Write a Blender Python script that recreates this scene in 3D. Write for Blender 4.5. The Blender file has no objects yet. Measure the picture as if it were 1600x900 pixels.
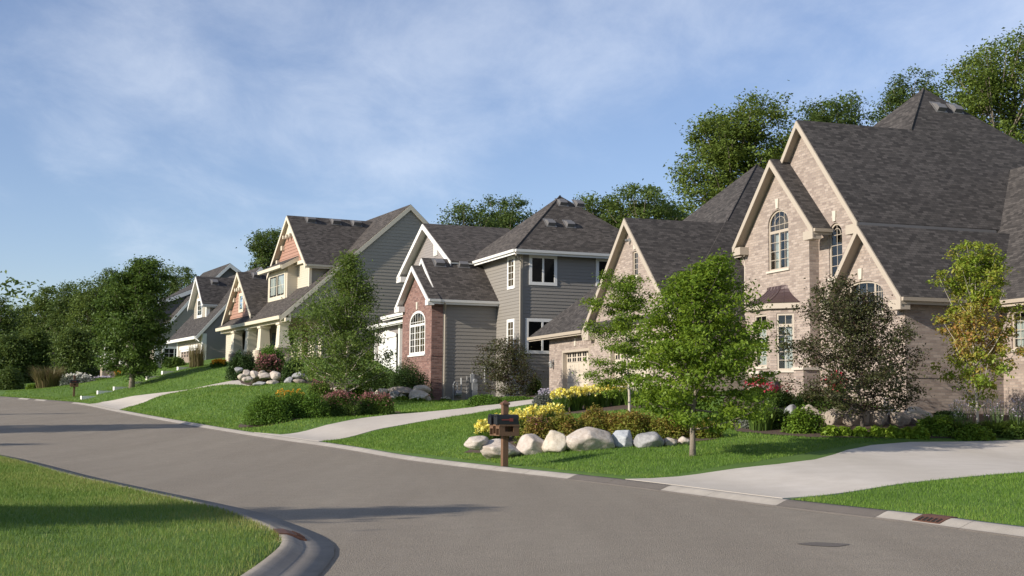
import bpy, bmesh, math, random
import numpy as np
from mathutils import Vector, Matrix
from mathutils.geometry import tessellate_polygon, delaunay_2d_cdt

random.seed(7)
RNG = np.random.default_rng(11)
SC = bpy.context.scene
COL = SC.collection

# ------------------------------------------------------------------ camera
F_PX, HORIZON, ROLL = 2000.0, 630.0, 0.008          # 45 mm lens, tilted up a little
CAM = np.array([0.0, 0.0, 1.6])
_t = math.atan((HORIZON - 450.0) / F_PX)
_fw = np.array([0, math.cos(_t), math.sin(_t)])
_up = np.array([0, -math.sin(_t), math.cos(_t)])
_r = np.array([1.0, 0, 0])
_rt = _r * math.cos(ROLL) + _up * math.sin(ROLL)
_up = _up * math.cos(ROLL) - _r * math.sin(ROLL)
cam_data = bpy.data.cameras.new("camera")
cam_data.sensor_width = 36.0
cam_data.lens = F_PX / 1600.0 * 36.0
cam_data.clip_start = 0.1
cam_data.clip_end = 3000.0
cam = bpy.data.objects.new("camera", cam_data)
COL.objects.link(cam)
cam.matrix_world = Matrix(((_rt[0], _up[0], -_fw[0], CAM[0]), (_rt[1], _up[1], -_fw[1], CAM[1]),
                           (_rt[2], _up[2], -_fw[2], CAM[2]), (0, 0, 0, 1)))
SC.camera = cam

# ------------------------------------------------------------------ sky, sun, exposure
SUN_EL, SUN_T = math.radians(22.0), math.radians(31.0)
SUN_DIR = Vector((-math.cos(SUN_T) * math.cos(SUN_EL), -math.sin(SUN_T) * math.cos(SUN_EL), math.sin(SUN_EL)))
SKY_STRENGTH, SUN_STRENGTH, EXPOSURE = 0.095, 4.7, 0.50
world = bpy.data.worlds.new("World")
SC.world = world
world.use_nodes = True
wt = world.node_tree
wt.nodes.clear()
W = wt.nodes.new
w_out, w_bg, w_sky = W("ShaderNodeOutputWorld"), W("ShaderNodeBackground"), W("ShaderNodeTexSky")
w_sky.sky_type = 'NISHITA'
w_sky.sun_disc = False
w_sky.sun_elevation = SUN_EL
w_sky.sun_rotation = math.atan2(SUN_DIR.x, SUN_DIR.y)
w_sky.altitude = 300.0
w_sky.air_density = 1.0
w_sky.dust_density = 0.2
w_sky.ozone_density = 1.6
w_tc = W("ShaderNodeTexCoord")
w_sep = W("ShaderNodeSeparateXYZ")
wt.links.new(w_tc.outputs["Generated"], w_sep.inputs[0])
# thin cirrus, laid on a plane high above the ground
w_add = W("ShaderNodeMath"); w_add.operation = 'ADD'; w_add.inputs[1].default_value = 0.16
wt.links.new(w_sep.outputs["Z"], w_add.inputs[0])
w_dx = W("ShaderNodeMath"); w_dx.operation = 'DIVIDE'
w_dy = W("ShaderNodeMath"); w_dy.operation = 'DIVIDE'
wt.links.new(w_sep.outputs["X"], w_dx.inputs[0]); wt.links.new(w_add.outputs[0], w_dx.inputs[1])
wt.links.new(w_sep.outputs["Y"], w_dy.inputs[0]); wt.links.new(w_add.outputs[0], w_dy.inputs[1])
w_cmb = W("ShaderNodeCombineXYZ")
wt.links.new(w_dx.outputs[0], w_cmb.inputs[0]); wt.links.new(w_dy.outputs[0], w_cmb.inputs[1])
w_map = W("ShaderNodeMapping")
w_map.inputs["Rotation"].default_value = (0, 0, math.radians(-28))
w_map.inputs["Location"].default_value = (3.55, 1.25, 0)
w_map.inputs["Scale"].default_value = (1.35, 0.75, 1.0)
wt.links.new(w_cmb.outputs[0], w_map.inputs[0])
w_n1 = W("ShaderNodeTexNoise")
w_n1.inputs["Scale"].default_value = 0.8; w_n1.inputs["Detail"].default_value = 8
w_n1.inputs["Roughness"].default_value = 0.50; w_n1.inputs["Distortion"].default_value = 0.15
wt.links.new(w_map.outputs[0], w_n1.inputs["Vector"])
w_n2 = W("ShaderNodeTexNoise")
w_n2.inputs["Scale"].default_value = 3.2; w_n2.inputs["Detail"].default_value = 7
w_n2.inputs["Roughness"].default_value = 0.66; w_n2.inputs["Distortion"].default_value = 0.3
wt.links.new(w_map.outputs[0], w_n2.inputs["Vector"])
w_mul = W("ShaderNodeMath"); w_mul.operation = 'MULTIPLY_ADD'; w_mul.inputs[1].default_value = 0.40
wt.links.new(w_n2.outputs["Fac"], w_mul.inputs[0]); wt.links.new(w_n1.outputs["Fac"], w_mul.inputs[2])
w_rng = W("ShaderNodeMapRange"); w_rng.interpolation_type = 'SMOOTHSTEP'
w_rng.inputs["From Min"].default_value = 0.56; w_rng.inputs["From Max"].default_value = 1.02
w_rng.inputs["To Min"].default_value = 0.06; w_rng.inputs["To Max"].default_value = 0.46
wt.links.new(w_mul.outputs[0], w_rng.inputs["Value"])
w_tint = W("ShaderNodeMixRGB"); w_tint.blend_type = 'MULTIPLY'; w_tint.inputs[0].default_value = 1.0
w_tint.inputs[2].default_value = (0.86, 0.885, 1.06, 1)
wt.links.new(w_sky.outputs[0], w_tint.inputs[1])
w_mix = W("ShaderNodeMixRGB"); w_mix.inputs[2].default_value = (8.2, 8.6, 9.2, 1)
wt.links.new(w_rng.outputs[0], w_mix.inputs[0]); wt.links.new(w_tint.outputs[0], w_mix.inputs[1])
wt.links.new(w_mix.outputs[0], w_bg.inputs["Color"])
w_bg.inputs["Strength"].default_value = SKY_STRENGTH
wt.links.new(w_bg.outputs[0], w_out.inputs[0])

sun_data = bpy.data.lights.new("sun", 'SUN')
sun_data.energy = SUN_STRENGTH
sun_data.angle = math.radians(0.5)
sun_data.color = (1.0, 0.91, 0.78)
sun = bpy.data.objects.new("sun", sun_data)
COL.objects.link(sun)
sun.rotation_euler = (-SUN_DIR).to_track_quat('-Z', 'Y').to_euler()
sun.location = (-30, -20, 40)

SC.view_settings.view_transform = 'Standard'
SC.view_settings.look = 'None'
SC.view_settings.gamma = 1.0
SC.view_settings.use_curve_mapping = False
SC.view_settings.exposure = EXPOSURE
SC.render.engine = 'CYCLES'

# ------------------------------------------------------------------ small helpers
def at(px, py, depth):
    """the point of the world seen at that spot of the photograph, that far ahead"""
    d = _fw + _rt * ((px - 800.0) / F_PX) - _up * ((py - 450.0) / F_PX)
    return CAM + d * (depth / d[1])

def tag(o, label=None, cat=None, group=None, kind=None):
    if label: o["label"] = label
    if cat: o["category"] = cat
    if group: o["group"] = group
    if kind: o["kind"] = kind
    return o

def thing(name, label, cat, loc=(0, 0, 0), rz=0.0, group=None):
    o = bpy.data.objects.new(name, None)
    o.empty_display_size = 0.3
    COL.objects.link(o)
    o.location = loc
    o.rotation_euler = (0, 0, rz)
    return tag(o, label, cat, group)

# ------------------------------------------------------------------ materials
MATS = {}
def new_mat(name):
    m = bpy.data.materials.new(name)
    m.use_nodes = True
    nt = m.node_tree
    return m, nt, nt.nodes["Principled BSDF"]

def lk(nt, a, b): nt.links.new(a, b)

def plain(name, col, rough=0.6, metal=0.0, var=0.08, scale=3.0, bump=0.0, bscale=60.0):
    m, nt, p = new_mat(name)
    p.inputs["Roughness"].default_value = rough
    p.inputs["Metallic"].default_value = metal
    tc = nt.nodes.new("ShaderNodeTexCoord")
    n = nt.nodes.new("ShaderNodeTexNoise")
    n.inputs["Scale"].default_value = scale; n.inputs["Detail"].default_value = 5
    lk(nt, tc.outputs["Object"], n.inputs["Vector"])
    r = nt.nodes.new("ShaderNodeMixRGB")
    r.inputs[1].default_value = tuple(c * (1 - var) for c in col) + (1,)
    r.inputs[2].default_value = tuple(min(1, c * (1 + var)) for c in col) + (1,)
    lk(nt, n.outputs["Fac"], r.inputs[0]); lk(nt, r.outputs[0], p.inputs["Base Color"])
    if bump:
        nb = nt.nodes.new("ShaderNodeTexNoise"); nb.inputs["Scale"].default_value = bscale; nb.inputs["Detail"].default_value = 4
        lk(nt, tc.outputs["Object"], nb.inputs["Vector"])
        b = nt.nodes.new("ShaderNodeBump"); b.inputs["Strength"].default_value = bump; b.inputs["Distance"].default_value = 0.02
        lk(nt, nb.outputs["Fac"], b.inputs["Height"]); lk(nt, b.outputs[0], p.inputs["Normal"])
    MATS[name] = m
    return m

def bricks(name, c1, c2, c3, mortar, bw=0.30, bh=0.095, msize=0.008, rough=0.85, bump=0.5, bias=0.0, blotch=0.5, offs=0.5, patch=0.5):
    """courses in metres on the surface's own UVs: brickwork and shingles"""
    m, nt, p = new_mat(name)
    p.inputs["Roughness"].default_value = rough
    p.inputs["Specular IOR Level"].default_value = 0.25
    uv = nt.nodes.new("ShaderNodeUVMap"); uv.uv_map = "UVMap"
    def bt(a, b, seed):
        t = nt.nodes.new("ShaderNodeTexBrick")
        t.offset = offs; t.squash = 1.0
        t.inputs["Scale"].default_value = 1.0
        t.inputs["Brick Width"].default_value = bw; t.inputs["Row Height"].default_value = bh
        t.inputs["Mortar Size"].default_value = msize; t.inputs["Mortar Smooth"].default_value = 0.2
        t.inputs["Bias"].default_value = bias
        t.inputs["Color1"].default_value = tuple(a) + (1,); t.inputs["Color2"].default_value = tuple(b) + (1,)
        t.inputs["Mortar"].default_value = tuple(mortar) + (1,)
        mp = nt.nodes.new("ShaderNodeMapping"); mp.inputs["Location"].default_value = (seed * bw * 40, seed * bh * 30, 0)
        lk(nt, uv.outputs[0], mp.inputs[0]); lk(nt, mp.outputs[0], t.inputs["Vector"])
        return t
    ta, tb = bt(c1, c2, 0), bt(c3, c1, 1)
    tm = bt((0, 0, 0), (1, 1, 1), 2)                          # which of the unit tones each brick takes
    tm.inputs["Mortar"].default_value = (0, 0, 0, 1)
    n = nt.nodes.new("ShaderNodeTexNoise"); n.inputs["Scale"].default_value = 1.6; n.inputs["Detail"].default_value = 4
    lk(nt, uv.outputs[0], n.inputs["Vector"])
    sm = nt.nodes.new("ShaderNodeMath"); sm.operation = 'MULTIPLY_ADD'; sm.inputs[1].default_value = patch
    lk(nt, n.outputs["Fac"], sm.inputs[0]); lk(nt, tm.outputs["Color"], sm.inputs[2])
    rmp = nt.nodes.new("ShaderNodeMapRange"); rmp.inputs["From Min"].default_value = 0.45 + patch * 0.5; rmp.inputs["From Max"].default_value = 0.65 + patch * 0.5
    lk(nt, sm.outputs[0], rmp.inputs["Value"])
    mx = nt.nodes.new("ShaderNodeMixRGB")
    lk(nt, rmp.outputs[0], mx.inputs[0]); lk(nt, ta.outputs[0], mx.inputs[1]); lk(nt, tb.outputs[0], mx.inputs[2])
    n2 = nt.nodes.new("ShaderNodeTexNoise"); n2.inputs["Scale"].default_value = 0.35; n2.inputs["Detail"].default_value = 5
    lk(nt, uv.outputs[0], n2.inputs["Vector"])
    hs = nt.nodes.new("ShaderNodeHueSaturation")
    vr = nt.nodes.new("ShaderNodeMapRange"); vr.inputs["To Min"].default_value = 1 - blotch * 0.5; vr.inputs["To Max"].default_value = 1 + blotch * 0.5
    lk(nt, n2.outputs["Fac"], vr.inputs["Value"]); lk(nt, vr.outputs[0], hs.inputs["Value"])
    lk(nt, mx.outputs[0], hs.inputs["Color"]); lk(nt, hs.outputs[0], p.inputs["Base Color"])
    b = nt.nodes.new("ShaderNodeBump"); b.inputs["Strength"].default_value = bump; b.inputs["Distance"].default_value = 0.012
    inv = nt.nodes.new("ShaderNodeMath"); inv.operation = 'SUBTRACT'; inv.inputs[0].default_value = 1.0
    lk(nt, ta.outputs["Fac"], inv.inputs[1])
    ad = nt.nodes.new("ShaderNodeMath"); ad.operation = 'MULTIPLY_ADD'; ad.inputs[1].default_value = 0.5
    nf = nt.nodes.new("ShaderNodeTexNoise"); nf.inputs["Scale"].default_value = 40; nf.inputs["Detail"].default_value = 3
    lk(nt, uv.outputs[0], nf.inputs["Vector"])
    lk(nt, nf.outputs["Fac"], ad.inputs[0]); lk(nt, inv.outputs[0], ad.inputs[2])
    lk(nt, ad.outputs[0], b.inputs["Height"]); lk(nt, b.outputs[0], p.inputs["Normal"])
    MATS[name] = m
    return m

def leafy(name, cols, trans=0.35, rough=0.55):
    """leaves: own colour per leaf from a stored random value, some light through the blade"""
    m, nt, p = new_mat(name)
    a = nt.nodes.new("ShaderNodeAttribute"); a.attribute_name = "tint"
    r = nt.nodes.new("ShaderNodeValToRGB")
    el = r.color_ramp.elements
    n = len(cols)
    while len(el) < n: el.new(0.5)
    for i, c in enumerate(cols):
        el[i].position = i / (n - 1); el[i].color = tuple(c) + (1,)
    lk(nt, a.outputs["Fac"], r.inputs[0]); lk(nt, r.outputs[0], p.inputs["Base Color"])
    p.inputs["Roughness"].default_value = rough
    p.inputs["Specular IOR Level"].default_value = 0.3
    t = nt.nodes.new("ShaderNodeBsdfTranslucent")
    hs = nt.nodes.new("ShaderNodeHueSaturation"); hs.inputs["Value"].default_value = 1.25; hs.inputs["Hue"].default_value = 0.485
    lk(nt, r.outputs[0], hs.inputs["Color"]); lk(nt, hs.outputs[0], t.inputs["Color"])
    mx = nt.nodes.new("ShaderNodeMixShader"); mx.inputs[0].default_value = trans
    lk(nt, p.outputs[0], mx.inputs[1]); lk(nt, t.outputs[0], mx.inputs[2])
    lk(nt, mx.outputs[0], nt.nodes["Material Output"].inputs["Surface"])
    MATS[name] = m
    return m

# brick, shingles, siding, trim
bricks("tan_brick", (0.330, 0.268, 0.228), (0.235, 0.187, 0.163), (0.385, 0.32, 0.277), (0.30, 0.262, 0.235), bw=0.31, bh=0.105, msize=0.010, blotch=0.22, bump=0.8, patch=0.2)
bricks("red_brick", (0.215, 0.118, 0.098), (0.135, 0.078, 0.070), (0.27, 0.170, 0.145), (0.22, 0.16, 0.14), bw=0.28, bh=0.095, msize=0.010, blotch=0.3, bump=0.8)
SH = dict(mortar=(0.030, 0.028, 0.028), bw=0.24, bh=0.125, msize=0.007, rough=0.95, bump=0.6, blotch=0.22, patch=0.15)
bricks("charcoal_shingles", (0.060, 0.054, 0.051), (0.033, 0.030, 0.029), (0.090, 0.081, 0.076), **SH)
bricks("brown_shingles", (0.075, 0.065, 0.058), (0.040, 0.035, 0.032), (0.110, 0.096, 0.087), **SH)
bricks("stone_veneer", (0.40, 0.31, 0.24), (0.22, 0.18, 0.15), (0.34, 0.30, 0.27), (0.20, 0.18, 0.16), bw=0.32, bh=0.16, msize=0.015)
plain("tan_trim", (0.40, 0.345, 0.280), 0.55, var=0.04)
plain("white_trim", (0.72, 0.71, 0.68), 0.5, var=0.04)
plain("cream_trim", (0.62, 0.56, 0.44), 0.5, var=0.04)
plain("limestone", (0.52, 0.47, 0.40), 0.8, var=0.08, bump=0.2)
plain("grey_siding", (0.225, 0.208, 0.186), 0.6, var=0.05, scale=0.8)
plain("taupe_siding", (0.33, 0.295, 0.24), 0.6, var=0.05, scale=0.8)
plain("dark_and_shaded_siding", (0.155, 0.145, 0.14), 0.6, var=0.05, scale=0.8)
plain("mauve_siding", (0.25, 0.225, 0.215), 0.6, var=0.05, scale=0.8)
plain("cream_siding", (0.50, 0.455, 0.365), 0.6, var=0.05, scale=0.8)
plain("terracotta_shakes", (0.33, 0.185, 0.135), 0.7, var=0.1, scale=4)
plain("tan_door", (0.50, 0.44, 0.36), 0.5, var=0.03)
plain("taupe_door", (0.30, 0.24, 0.20), 0.5, var=0.03)
plain("white_door", (0.70, 0.70, 0.68), 0.5, var=0.03)
plain("copper_roof", (0.068, 0.043, 0.041), 0.42, metal=0.2, var=0.15)
plain("grey_metal", (0.30, 0.30, 0.30), 0.45, metal=0.6)
plain("vent_metal", (0.16, 0.155, 0.155), 0.5, metal=0.2)
plain("tan_metal", (0.36, 0.32, 0.26), 0.5, var=0.03)
plain("dark_room", (0.018, 0.015, 0.012), 0.9, var=0.3, scale=1.5)
plain("amber_room", (0.085, 0.055, 0.022), 0.9, var=0.4, scale=1.5)
plain("pale_curtain", (0.42, 0.44, 0.42), 0.9, var=0.12, scale=6)
plain("stained_wood", (0.135, 0.072, 0.037), 0.6, var=0.25, scale=8, bump=0.15)
plain("dark_wood", (0.12, 0.055, 0.03), 0.65, var=0.25, scale=8)
plain("black_enamel", (0.008, 0.0085, 0.010), 0.45, var=0.1)
plain("red_flag", (0.20, 0.030, 0.022), 0.5)
plain("rusty_iron", (0.095, 0.042, 0.027), 0.8, metal=0.1, var=0.45, scale=12, bump=0.3)
plain("dark_void", (0.010, 0.009, 0.008), 0.95)
plain("bark", (0.21, 0.175, 0.14), 0.9, var=0.3, scale=9, bump=0.6, bscale=25)
plain("pale_bark", (0.40, 0.36, 0.30), 0.85, var=0.25, scale=9, bump=0.4, bscale=25)
plain("dark_bark", (0.085, 0.07, 0.058), 0.9, var=0.3, scale=9, bump=0.6, bscale=25)
plain("mulch", (0.075, 0.048, 0.034), 0.95, var=0.5, scale=14, bump=0.8, bscale=40)
plain("step_paint", (0.72, 0.70, 0.66), 0.7, var=0.06)
plain("meter_grey", (0.33, 0.34, 0.35), 0.5, metal=0.3)

def glass_mat():
    m, nt, p = new_mat("window_glass")
    nt.nodes.remove(p)
    tr = nt.nodes.new("ShaderNodeBsdfTransparent"); tr.inputs[0].default_value = (0.80, 0.84, 0.84, 1)
    gl = nt.nodes.new("ShaderNodeBsdfGlossy"); gl.inputs["Roughness"].default_value = 0.02
    gl.inputs["Color"].default_value = (0.9, 0.95, 1, 1)
    fr = nt.nodes.new("ShaderNodeFresnel"); fr.inputs[0].default_value = 1.5
    ad = nt.nodes.new("ShaderNodeMath"); ad.operation = 'MULTIPLY_ADD'; ad.inputs[1].default_value = 1.1; ad.inputs[2].default_value = 0.01
    lk(nt, fr.outputs[0], ad.inputs[0])
    mx = nt.nodes.new("ShaderNodeMixShader")
    lk(nt, ad.outputs[0], mx.inputs[0]); lk(nt, tr.outputs[0], mx.inputs[1]); lk(nt, gl.outputs[0], mx.inputs[2])
    lk(nt, mx.outputs[0], nt.nodes["Material Output"].inputs["Surface"])
    MATS["window_glass"] = m
glass_mat()

def ground_mat(name, cols, scales, bump=0.4, bscale=35.0, rough=0.9, spec=0.3, streak=None):
    """three-scale mottled ground: grass soil, asphalt, concrete"""
    m, nt, p = new_mat(name)
    p.inputs["Roughness"].default_value = rough
    p.inputs["Specular IOR Level"].default_value = spec
    g = nt.nodes.new("ShaderNodeNewGeometry")
    last = None
    for i, s in enumerate(scales):
        mp = nt.nodes.new("ShaderNodeMapping")
        if streak and i == 0:
            mp.inputs["Rotation"].default_value = (0, 0, streak[0]); mp.inputs["Scale"].default_value = (1, streak[1], 1)
        lk(nt, g.outputs["Position"], mp.inputs[0])
        n = nt.nodes.new("ShaderNodeTexNoise"); n.inputs["Scale"].default_value = s
        n.inputs["Detail"].default_value = 6; n.inputs["Roughness"].default_value = 0.62
        lk(nt, mp.outputs[0], n.inputs["Vector"])
        r = nt.nodes.new("ShaderNodeMapRange"); r.inputs["From Min"].default_value = 0.36; r.inputs["From Max"].default_value = 0.64
        lk(nt, n.outputs["Fac"], r.inputs["Value"])
        mx = nt.nodes.new("ShaderNodeMixRGB")
        if last is None:
            mx.inputs[1].default_value = tuple(cols[0]) + (1,); mx.inputs[2].default_value = tuple(cols[1]) + (1,)
            lk(nt, r.outputs[0], mx.inputs[0])
        else:
            mu = nt.nodes.new("ShaderNodeMath"); mu.operation = 'MULTIPLY'; mu.inputs[1].default_value = 0.42
            lk(nt, r.outputs[0], mu.inputs[0]); lk(nt, mu.outputs[0], mx.inputs[0])
            lk(nt, last, mx.inputs[1]); mx.inputs[2].default_value = tuple(cols[i + 1]) + (1,)
        last = mx.outputs[0]
    lk(nt, last, p.inputs["Base Color"])
    nb = nt.nodes.new("ShaderNodeTexNoise"); nb.inputs["Scale"].default_value = bscale; nb.inputs["Detail"].default_value = 5
    lk(nt, g.outputs["Position"], nb.inputs["Vector"])
    b = nt.nodes.new("ShaderNodeBump"); b.inputs["Strength"].default_value = bump; b.inputs["Distance"].default_value = 0.02
    lk(nt, nb.outputs["Fac"], b.inputs["Height"]); lk(nt, b.outputs[0], p.inputs["Normal"])
    MATS[name] = m
    return m
ground_mat("turf", [(0.060, 0.130, 0.017), (0.088, 0.170, 0.024), (0.050, 0.105, 0.016), (0.120, 0.170, 0.035)], [0.35, 2.5, 22.0], bump=0.8)
ground_mat("asphalt", [(0.174, 0.145, 0.112), (0.226, 0.193, 0.152), (0.138, 0.115, 0.090), (0.42, 0.37, 0.30)], [0.8, 2.6, 30.0],
           bump=0.9, bscale=70.0, rough=0.88, streak=(math.radians(-27), 0.10))
ground_mat("asphalt_patch_and_seam_shade", [(0.115, 0.10, 0.088), (0.145, 0.125, 0.11), (0.09, 0.08, 0.07), (0.18, 0.16, 0.14)], [1.5, 6, 60], bump=0.6, bscale=100)
ground_mat("concrete", [(0.44, 0.40, 0.35), (0.55, 0.505, 0.455), (0.38, 0.34, 0.295), (0.52, 0.465, 0.39)], [0.35, 1.6, 30.0],
           bump=0.15, bscale=80, rough=0.85, streak=(math.radians(-60), 0.25))
ground_mat("corner_concrete", [(0.19, 0.168, 0.145), (0.25, 0.225, 0.195), (0.135, 0.12, 0.104), (0.235, 0.21, 0.182)], [0.7, 4, 30], bump=0.25, bscale=60)
ground_mat("curb_concrete", [(0.30, 0.27, 0.235), (0.39, 0.355, 0.31), (0.22, 0.20, 0.175), (0.36, 0.33, 0.29)], [0.7, 4, 30], bump=0.25, bscale=60)
def rock_mat(name, a, b, c):
    m, nt, p = new_mat(name)
    p.inputs["Roughness"].default_value = 0.85
    tc = nt.nodes.new("ShaderNodeTexCoord")
    last = None
    for s, c1, c2 in ((1.7, a, b), (9.0, None, c)):
        n = nt.nodes.new("ShaderNodeTexNoise"); n.inputs["Scale"].default_value = s; n.inputs["Detail"].default_value = 8; n.inputs["Roughness"].default_value = 0.65
        lk(nt, tc.outputs["Object"], n.inputs["Vector"])
        r = nt.nodes.new("ShaderNodeMapRange"); r.inputs["From Min"].default_value = 0.42; r.inputs["From Max"].default_value = 0.62
        lk(nt, n.outputs["Fac"], r.inputs["Value"])
        mx = nt.nodes.new("ShaderNodeMixRGB")
        if last is None:
            mx.inputs[1].default_value = tuple(c1) + (1,); lk(nt, r.outputs[0], mx.inputs[0])
        else:
            mu = nt.nodes.new("ShaderNodeMath"); mu.operation = 'MULTIPLY'; mu.inputs[1].default_value = 0.5
            lk(nt, r.outputs[0], mu.inputs[0]); lk(nt, mu.outputs[0], mx.inputs[0]); lk(nt, last, mx.inputs[1])
        mx.inputs[2].default_value = tuple(c2) + (1,)
        last = mx.outputs[0]
    lk(nt, last, p.inputs["Base Color"])
    nb = nt.nodes.new("ShaderNodeTexNoise"); nb.inputs["Scale"].default_value = 6; nb.inputs["Detail"].default_value = 10; nb.inputs["Roughness"].default_value = 0.7
    lk(nt, tc.outputs["Object"], nb.inputs["Vector"])
    bp = nt.nodes.new("ShaderNodeBump"); bp.inputs["Strength"].default_value = 0.6; bp.inputs["Distance"].default_value = 0.05
    lk(nt, nb.outputs["Fac"], bp.inputs["Height"]); lk(nt, bp.outputs[0], p.inputs["Normal"])
    MATS[name] = m
rock_mat("pink_granite", (0.44, 0.385, 0.34), (0.56, 0.505, 0.455), (0.31, 0.25, 0.205))
rock_mat("buff_granite", (0.46, 0.405, 0.33), (0.56, 0.51, 0.44), (0.33, 0.27, 0.20))
rock_mat("grey_granite", (0.26, 0.26, 0.265), (0.36, 0.36, 0.365), (0.16, 0.16, 0.17))
rock_mat("blue_granite", (0.38, 0.41, 0.44), (0.52, 0.54, 0.56), (0.27, 0.29, 0.33))
rock_mat("brown_granite", (0.30, 0.25, 0.205), (0.42, 0.36, 0.30), (0.17, 0.14, 0.12))

G = lambda *a: [tuple(x) for x in a]
leafy("maple_leaves", G((0.095, 0.168, 0.017), (0.160, 0.248, 0.024), (0.245, 0.335, 0.037)), trans=0.45)
leafy("locust_leaves", G((0.085, 0.155, 0.018), (0.155, 0.24, 0.026), (0.25, 0.33, 0.04)), trans=0.42)
leafy("birch_leaves", G((0.080, 0.130, 0.028), (0.125, 0.19, 0.036), (0.19, 0.26, 0.052)), trans=0.42)
leafy("dark_maple_leaves", G((0.050, 0.092, 0.018), (0.080, 0.138, 0.024), (0.12, 0.185, 0.034)))
leafy("wood_leaves", G((0.056, 0.094, 0.023), (0.090, 0.138, 0.031), (0.14, 0.19, 0.042)))
leafy("wood_leaves_light", G((0.075, 0.118, 0.027), (0.115, 0.170, 0.036), (0.17, 0.22, 0.05)))
leafy("oak_leaves", G((0.080, 0.125, 0.023), (0.130, 0.185, 0.032), (0.19, 0.24, 0.045)))
leafy("spruce_needles", G((0.020, 0.040, 0.018), (0.032, 0.058, 0.024), (0.046, 0.078, 0.03)), trans=0.15)
leafy("crabapple_leaves", G((0.060, 0.028, 0.024), (0.052, 0.058, 0.022), (0.085, 0.10, 0.032), (0.10, 0.054, 0.042)))
leafy("purple_leaves", G((0.070, 0.040, 0.026), (0.062, 0.080, 0.026), (0.11, 0.105, 0.038)))
leafy("turning_leaves", G((0.17, 0.26, 0.03), (0.25, 0.32, 0.04), (0.33, 0.27, 0.055), (0.38, 0.20, 0.07)))
leafy("hedge_leaves", G((0.070, 0.140, 0.020), (0.115, 0.215, 0.028), (0.185, 0.30, 0.042)))
leafy("shrub_leaves", G((0.060, 0.112, 0.021), (0.098, 0.165, 0.028), (0.15, 0.225, 0.04)))
leafy("yew_needles", G((0.031, 0.068, 0.018), (0.055, 0.101, 0.023), (0.085, 0.137, 0.031)), trans=0.2)
leafy("bronze_leaves", G((0.12, 0.17, 0.023), (0.19, 0.235, 0.034), (0.26, 0.22, 0.045), (0.31, 0.18, 0.06)))
leafy("hosta_leaves", G((0.17, 0.29, 0.03), (0.26, 0.38, 0.045), (0.34, 0.45, 0.07)))
leafy("lime_leaves", G((0.100, 0.188, 0.022), (0.150, 0.250, 0.027), (0.213, 0.312, 0.037)))
leafy("silver_leaves", G((0.13, 0.16, 0.12), (0.18, 0.20, 0.16), (0.22, 0.22, 0.22)))
leafy("lily_leaves", G((0.058, 0.124, 0.021), (0.098, 0.182, 0.026), (0.143, 0.234, 0.039)))
leafy("yellow_petals", G((0.78, 0.66, 0.09), (0.84, 0.77, 0.17), (0.86, 0.83, 0.34)), trans=0.25)
leafy("orange_petals", G((0.70, 0.33, 0.02), (0.78, 0.42, 0.03), (0.80, 0.52, 0.06)), trans=0.25)
leafy("pink_petals", G((0.30, 0.11, 0.12), (0.38, 0.17, 0.17), (0.24, 0.13, 0.10)), trans=0.25)
leafy("red_petals", G((0.50, 0.035, 0.06), (0.62, 0.06, 0.10), (0.60, 0.12, 0.16)), trans=0.25)
leafy("lilac_petals", G((0.42, 0.36, 0.50), (0.55, 0.50, 0.58), (0.62, 0.58, 0.64)), trans=0.25)
leafy("white_petals", G((0.62, 0.60, 0.50), (0.72, 0.70, 0.60), (0.75, 0.73, 0.66)), trans=0.25)
leafy("plume_blades", G((0.10, 0.10, 0.035), (0.14, 0.12, 0.05), (0.20, 0.13, 0.085)), trans=0.25)
leafy("grass_blades", G((0.066, 0.138, 0.016), (0.105, 0.200, 0.023), (0.155, 0.255, 0.034), (0.24, 0.28, 0.062)), trans=0.3)
leafy("dry_grass_blades", G((0.068, 0.138, 0.019), (0.105, 0.188, 0.027), (0.165, 0.23, 0.042), (0.28, 0.27, 0.085)), trans=0.3)

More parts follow.
